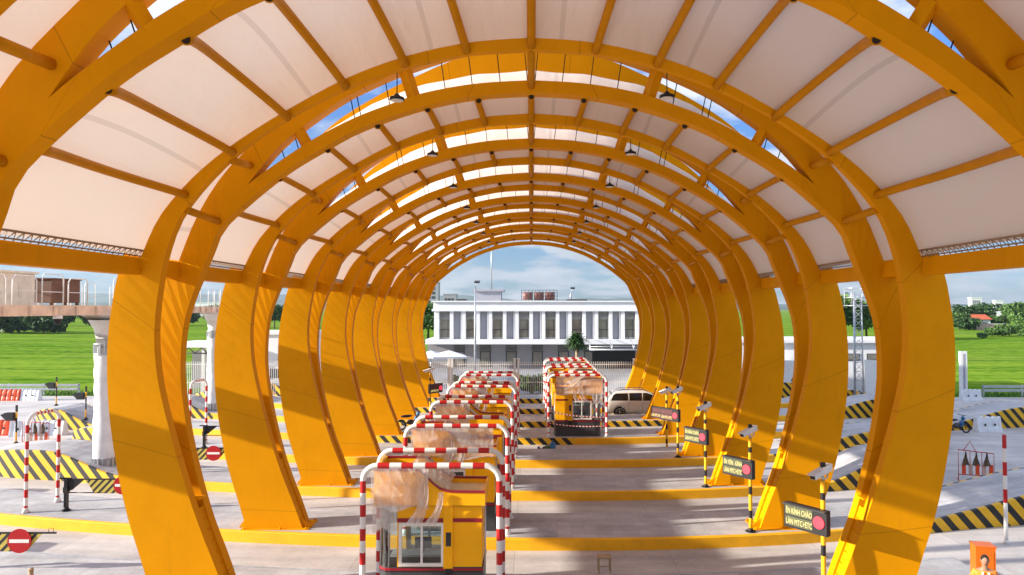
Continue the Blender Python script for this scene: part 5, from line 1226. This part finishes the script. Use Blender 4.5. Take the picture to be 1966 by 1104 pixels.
# grass verge
gm = MB(); rn = random.Random(9)
for _ in range(5200):
    side = rn.random(); x = rn.uniform(-72, -27) if side < .6 else rn.uniform(36, 72); y = 60.6-.028*(x+40)*(x<0)-.9*(x>0)+abs(rn.gauss(0, 1.6)); h = rn.uniform(.12, .4); a = rn.uniform(0, 3.14)
    gm.add([(x-.06*math.cos(a), y-.06*math.sin(a), -.42), (x+.06*math.cos(a), y+.06*math.sin(a), -.42), (x+rn.uniform(-.1, .1), y, -.42+h)], [(0, 1, 2)])
tag(struct(gm.build('grass', 'leaf_lt'), 'stuff'), 'rough grass verge along the edge of the paved plaza', 'grass')

# ------------------------------------------------------------------ right compound and far buildings
so_ = empty('site_office', (27, 63, -.3), 'white site office with a dark window strip behind the right arch legs', 'building')
MB().box(-9, 6.5, 0, 7, 0, 4.3).build('wall', 'wall_w', so_); MB().box(-9.3, 6.8, -.4, 7.3, 4.3, 4.55).build('roof', 'wall_w', so_)
for x in (-7.4, -3.6, .2, 2.3, 4.3): 
    f = MB().box(x, x+1.5, -.06, -.002, 2.75, 3.35).build('window', 'dark', so_); MB().box(x+.08, x+1.42, -.08, -.065, 2.82, 3.28).build('pane', 'pane', f)
MB().box(-6.6, -5.3, -.05, -.002, 0, 2.3).build('door', 'louvre', so_)
bt = MB(); bt.add([(0, 0, 0), (4.6, .4, 0), (4.6, .6, 2.7), (0, .2, 2.9), (0, .06, 0), (4.6, .46, 0), (4.6, .66, 2.7), (0, .26, 2.9)], [(0, 1, 2, 3), (7, 6, 5, 4), (0, 4, 5, 1), (1, 5, 6, 2), (2, 6, 7, 3), (3, 7, 4, 0)])
thing(bt, 'large_panel', 'white', (28.2, 60.9, -.25), 'large blue-white panel leaning against the site office', 'panel')
gs = empty('guard_hut', (-28.5, 63, -.3), 'white roofed hut with dark trusses behind the left fence', 'hut')
MB().box(-3, 3, -2, 3, 3.9, 4.3).build('roof', 'wall_w', gs); f = MB()
for q in range(6): f.tube([(-2.9+q*1.1, -1.9, 3.4), (-2.35+q*1.1, -1.9, 3.88), (-1.8+q*1.1, -1.9, 3.4)], .05, 5)
f.tube([(-2.9, -1.9, 3.4), (2.9, -1.9, 3.4)], .05, 5); f.build('truss', 'dark', gs)
for x in (-2.4, .0, 2.4): MB().box(x-.12, x+.12, -1.9, -1.66, 0, 3.9).build('column', 'white', gs)
MB().box(-2.6, 2.6, 1.6, 1.8, 0, 3.4).build('wall', 'wall_dk', gs)
wb = empty('gate_wall', (-21.3, 62, -.3), 'pale grey wall block seen through the gap between the second and third left arch legs', 'building')
MB().box(-2.6, 2.6, 0, 3, 0, 5.0).build('wall', 'wall_w', wb); MB().box(-2.8, 2.8, -.2, 3.2, 5.0, 5.3).build('roof', 'wall_w', wb); MB().box(-1.6, 1.4, -.04, -.002, 1.2, 2.0).build('window', 'dark', wb)
# lattice mast with ladder cage
lm = empty('lattice_mast', (24.4, 54.0, -.3), 'grey lattice mast with a ring platform behind the second right arch leg', 'mast'); f = MB(); H = 8.5
leg = [(-.35, -.2), (.35, -.2), (0, .4)]
for a in leg: f.tube([(a[0], a[1], 0), (a[0]*.8, a[1]*.8, H)], .05, 6)
for q in range(13):
    for i_ in range(3):
        a, b = leg[i_], leg[(i_+1) % 3]; z = q*.65; f.tube([(a[0], a[1], z), (b[0], b[1], z+.65)], .022, 4); f.tube([(a[0], a[1], z), (b[0], b[1], z)], .018, 4)
f.build('tower', 'steel', lm); f = MB()
for z in (H-1.0, H-.4, H+.3): f.tube([(.9*math.cos(t*math.pi/8), .9*math.sin(t*math.pi/8), z) for t in range(17)], .03, 5, cap=False)
for t_ in range(8): f.tube([(.9*math.cos(t_*math.pi/4), .9*math.sin(t_*math.pi/4), H-1.0), (.9*math.cos(t_*math.pi/4), .9*math.sin(t_*math.pi/4), H+.3)], .025, 4)
f.build('platform', 'steel', lm)
tw = empty('totem_sign', (34.2, 57.4, -.3), 'narrow white totem sign with a grey stripe beside the right arch leg', 'sign'); MB().box(-.28, .28, -.1, .1, 0, 3.9).build('panel', 'white', tw); MB().box(-.06, .12, -.112, -.102, .2, 3.7).build('stripe', 'wall_g', tw)
wsn = empty('warning_sign', (20.3, 55, -.3), 'triangular yellow warning sign seen between two right arch legs', 'sign'); MB().tube([(0, .05, 0), (0, .05, 2.6)], .04, 6).build('post', 'steel', wsn)
f = MB(); f.prism([(-.5, 1.75), (.5, 1.75), (0, 2.65)], -.02, .02, 0); o = f.build('border', 'black', wsn); f = MB(); f.prism([(-.38, 1.82), (.38, 1.82), (0, 2.5)], -.03, -.021, 0); f.build('face', 'kerb', o); f = MB(); f.box(-.03, .03, -.036, -.031, 1.98, 2.25); f.box(-.03, .03, -.036, -.031, 1.88, 1.94); f.build('symbol', 'black', o); MB().box(-.38, .38, -.02, .02, 1.42, 1.66).build('sub_plate', 'kerb', wsn)
lt = empty('utility_truck', (21.2, 60.5, -.3), 'blue and white truck rear showing between two right arch legs', 'truck'); MB().box(-1.2, 1.2, 0, .2, .8, 2.9).build('body', 'white', lt); MB().box(-1.2, 1.2, .2, 4, .9, 2.9).build('cargo_box', 'wall_w', lt); MB().box(-1.15, 1.15, -.05, .0, .55, .8).build('bumper', 'blue', lt)
for x in (-.85, .85): MB().cyl((x-.15, .8, .42), (x+.15, .8, .42), .42, n=18).build('wheel', 'tyre', lt)
def block(loc, w_, d_, h, label, m='wall_w', win=None, roof=None, cat='building', name='distant_building'):
    r = empty(name, loc, label, cat); MB().box(-w_/2, w_/2, 0, d_, 0, h).build('wall', m, r)
    if win:
        nx, nz, z0, z1 = win; f = MB()
        for i_ in range(nx):
            for j in range(nz):
                x0 = -w_/2+w_*(.12+.76*i_/nx); z = z0+(z1-z0)*j/nz; f = MB(); f.box(x0, x0+w_*.76/nx*.72, -.15, -.02, z, z+(z1-z0)/nz*.6); f.build('window', 'dark', r)
    if roof == 'gable':
        f = MB(); f.add([(-w_/2-.5, -.6, h), (w_/2+.5, -.6, h), (w_/2+.5, d_+.6, h), (-w_/2-.5, d_+.6, h), (-w_/2+.3, d_/2, h+d_*.35), (w_/2-.3, d_/2, h+d_*.35)], [(0, 1, 5, 4), (2, 3, 4, 5), (1, 2, 5), (3, 0, 4), (0, 3, 2, 1)]); f.build('roof', 'roof_r', r)
    else: MB().box(-w_/2-.3, w_/2+.3, -.3, d_+.3, h, h+h*.04).build('roof', m, r)
    return r
block((373, 606, -.3), 9, 4, 15.9, 'distant white high block rising behind the right hand trees', win=(4, 4, 8.5, 14.5))
block((402, 622, -.3), 7, 3, 13.8, 'distant long white building showing its top over the right trees', win=(5, 1, 10, 12))
block((159.6, 256, -.3), 5.6, 5, 3.4, 'small white house with an orange red roof beyond the right field', win=(2, 1, 1.5, 3), roof='gable', cat='house', name='farm_house')
bw = empty('brick_wall', (156.3, 247, -.4), 'long pale brick boundary wall below the red roofed house', 'wall'); MB().box(-5, 5, 0, .4, 0, 2.1).build('wall', 'brick', bw); MB().box(-5.1, 5.1, -.08, .48, 2.1, 2.2).build('coping', 'wall_w', bw); MB().box(5.1, 6.5, -.5, 1.5, 0, 2.3).build('shed', 'dark', bw)
block((-92, 640, -.3), 16, 12, 30, 'grey tower block far behind, left of the white building', 'wall_g', win=(3, 6, 4, 28))
block((-76, 660, -.3), 12, 12, 20, 'lower grey tower block beside the first, far left of the white building', 'wall_g', win=(3, 4, 4, 18))
block((268, 640, -.3), 22, 12, 17, 'distant pale block low between the right arch legs', 'wall_w', win=(5, 2, 8, 16))
block((-290, 620, -.3), 30, 12, 12, 'pale low buildings on the skyline left of the bridge column', 'wall_w', win=(6, 1, 6, 11))
rp = empty('radio_mast', (365, 600, -.3), 'faint lattice radio mast on the skyline left of the white block', 'mast'); f = MB()
for a in leg: f.tube([(a[0]*4, a[1]*4, 0), (a[0]*.6, a[1]*.6, 21)], .12, 4)
for q in range(16): f.tube([(-1.3+.07*q, -.8, q*1.3), (1.3-.07*q, -.8, q*1.3+1.3)], .07, 4)
f.build('tower', 'steel', rp)

# the lanes run very slightly skew to the canopy axis: set the loose objects on that skew
for o in list(COL.objects):
    if o.parent is None and o.type in ('MESH', 'EMPTY') and 'kind' not in o and o.get('category') not in ('arch', 'canopy', 'building', 'mast', 'tank', 'fence'): o.location.y -= .0271*o.location.x
for o in list(COL.objects):
    if o.parent is None and o.get('category') in ('building', 'mast') and abs(o.location.x) > 15: o.location.y -= .0271*o.location.x

# ------------------------------------------------------------------ air
hz = bpy.data.materials.new('haze'); hz.use_nodes = True; t = hz.node_tree; t.nodes.clear(); o_ = N(t, 'ShaderNodeOutputMaterial'); v_ = N(t, 'ShaderNodeVolumePrincipled')
v_.inputs['Color'].default_value = (.70, .84, 1, 1); v_.inputs['Density'].default_value = .00008; v_.inputs['Anisotropy'].default_value = .2; t.links.new(v_.outputs[0], o_.inputs['Volume']); M['haze'] = hz
struct(MB().box(-4300, 4300, -320, 6100, -3, 320).build('haze', 'haze'), 'stuff')
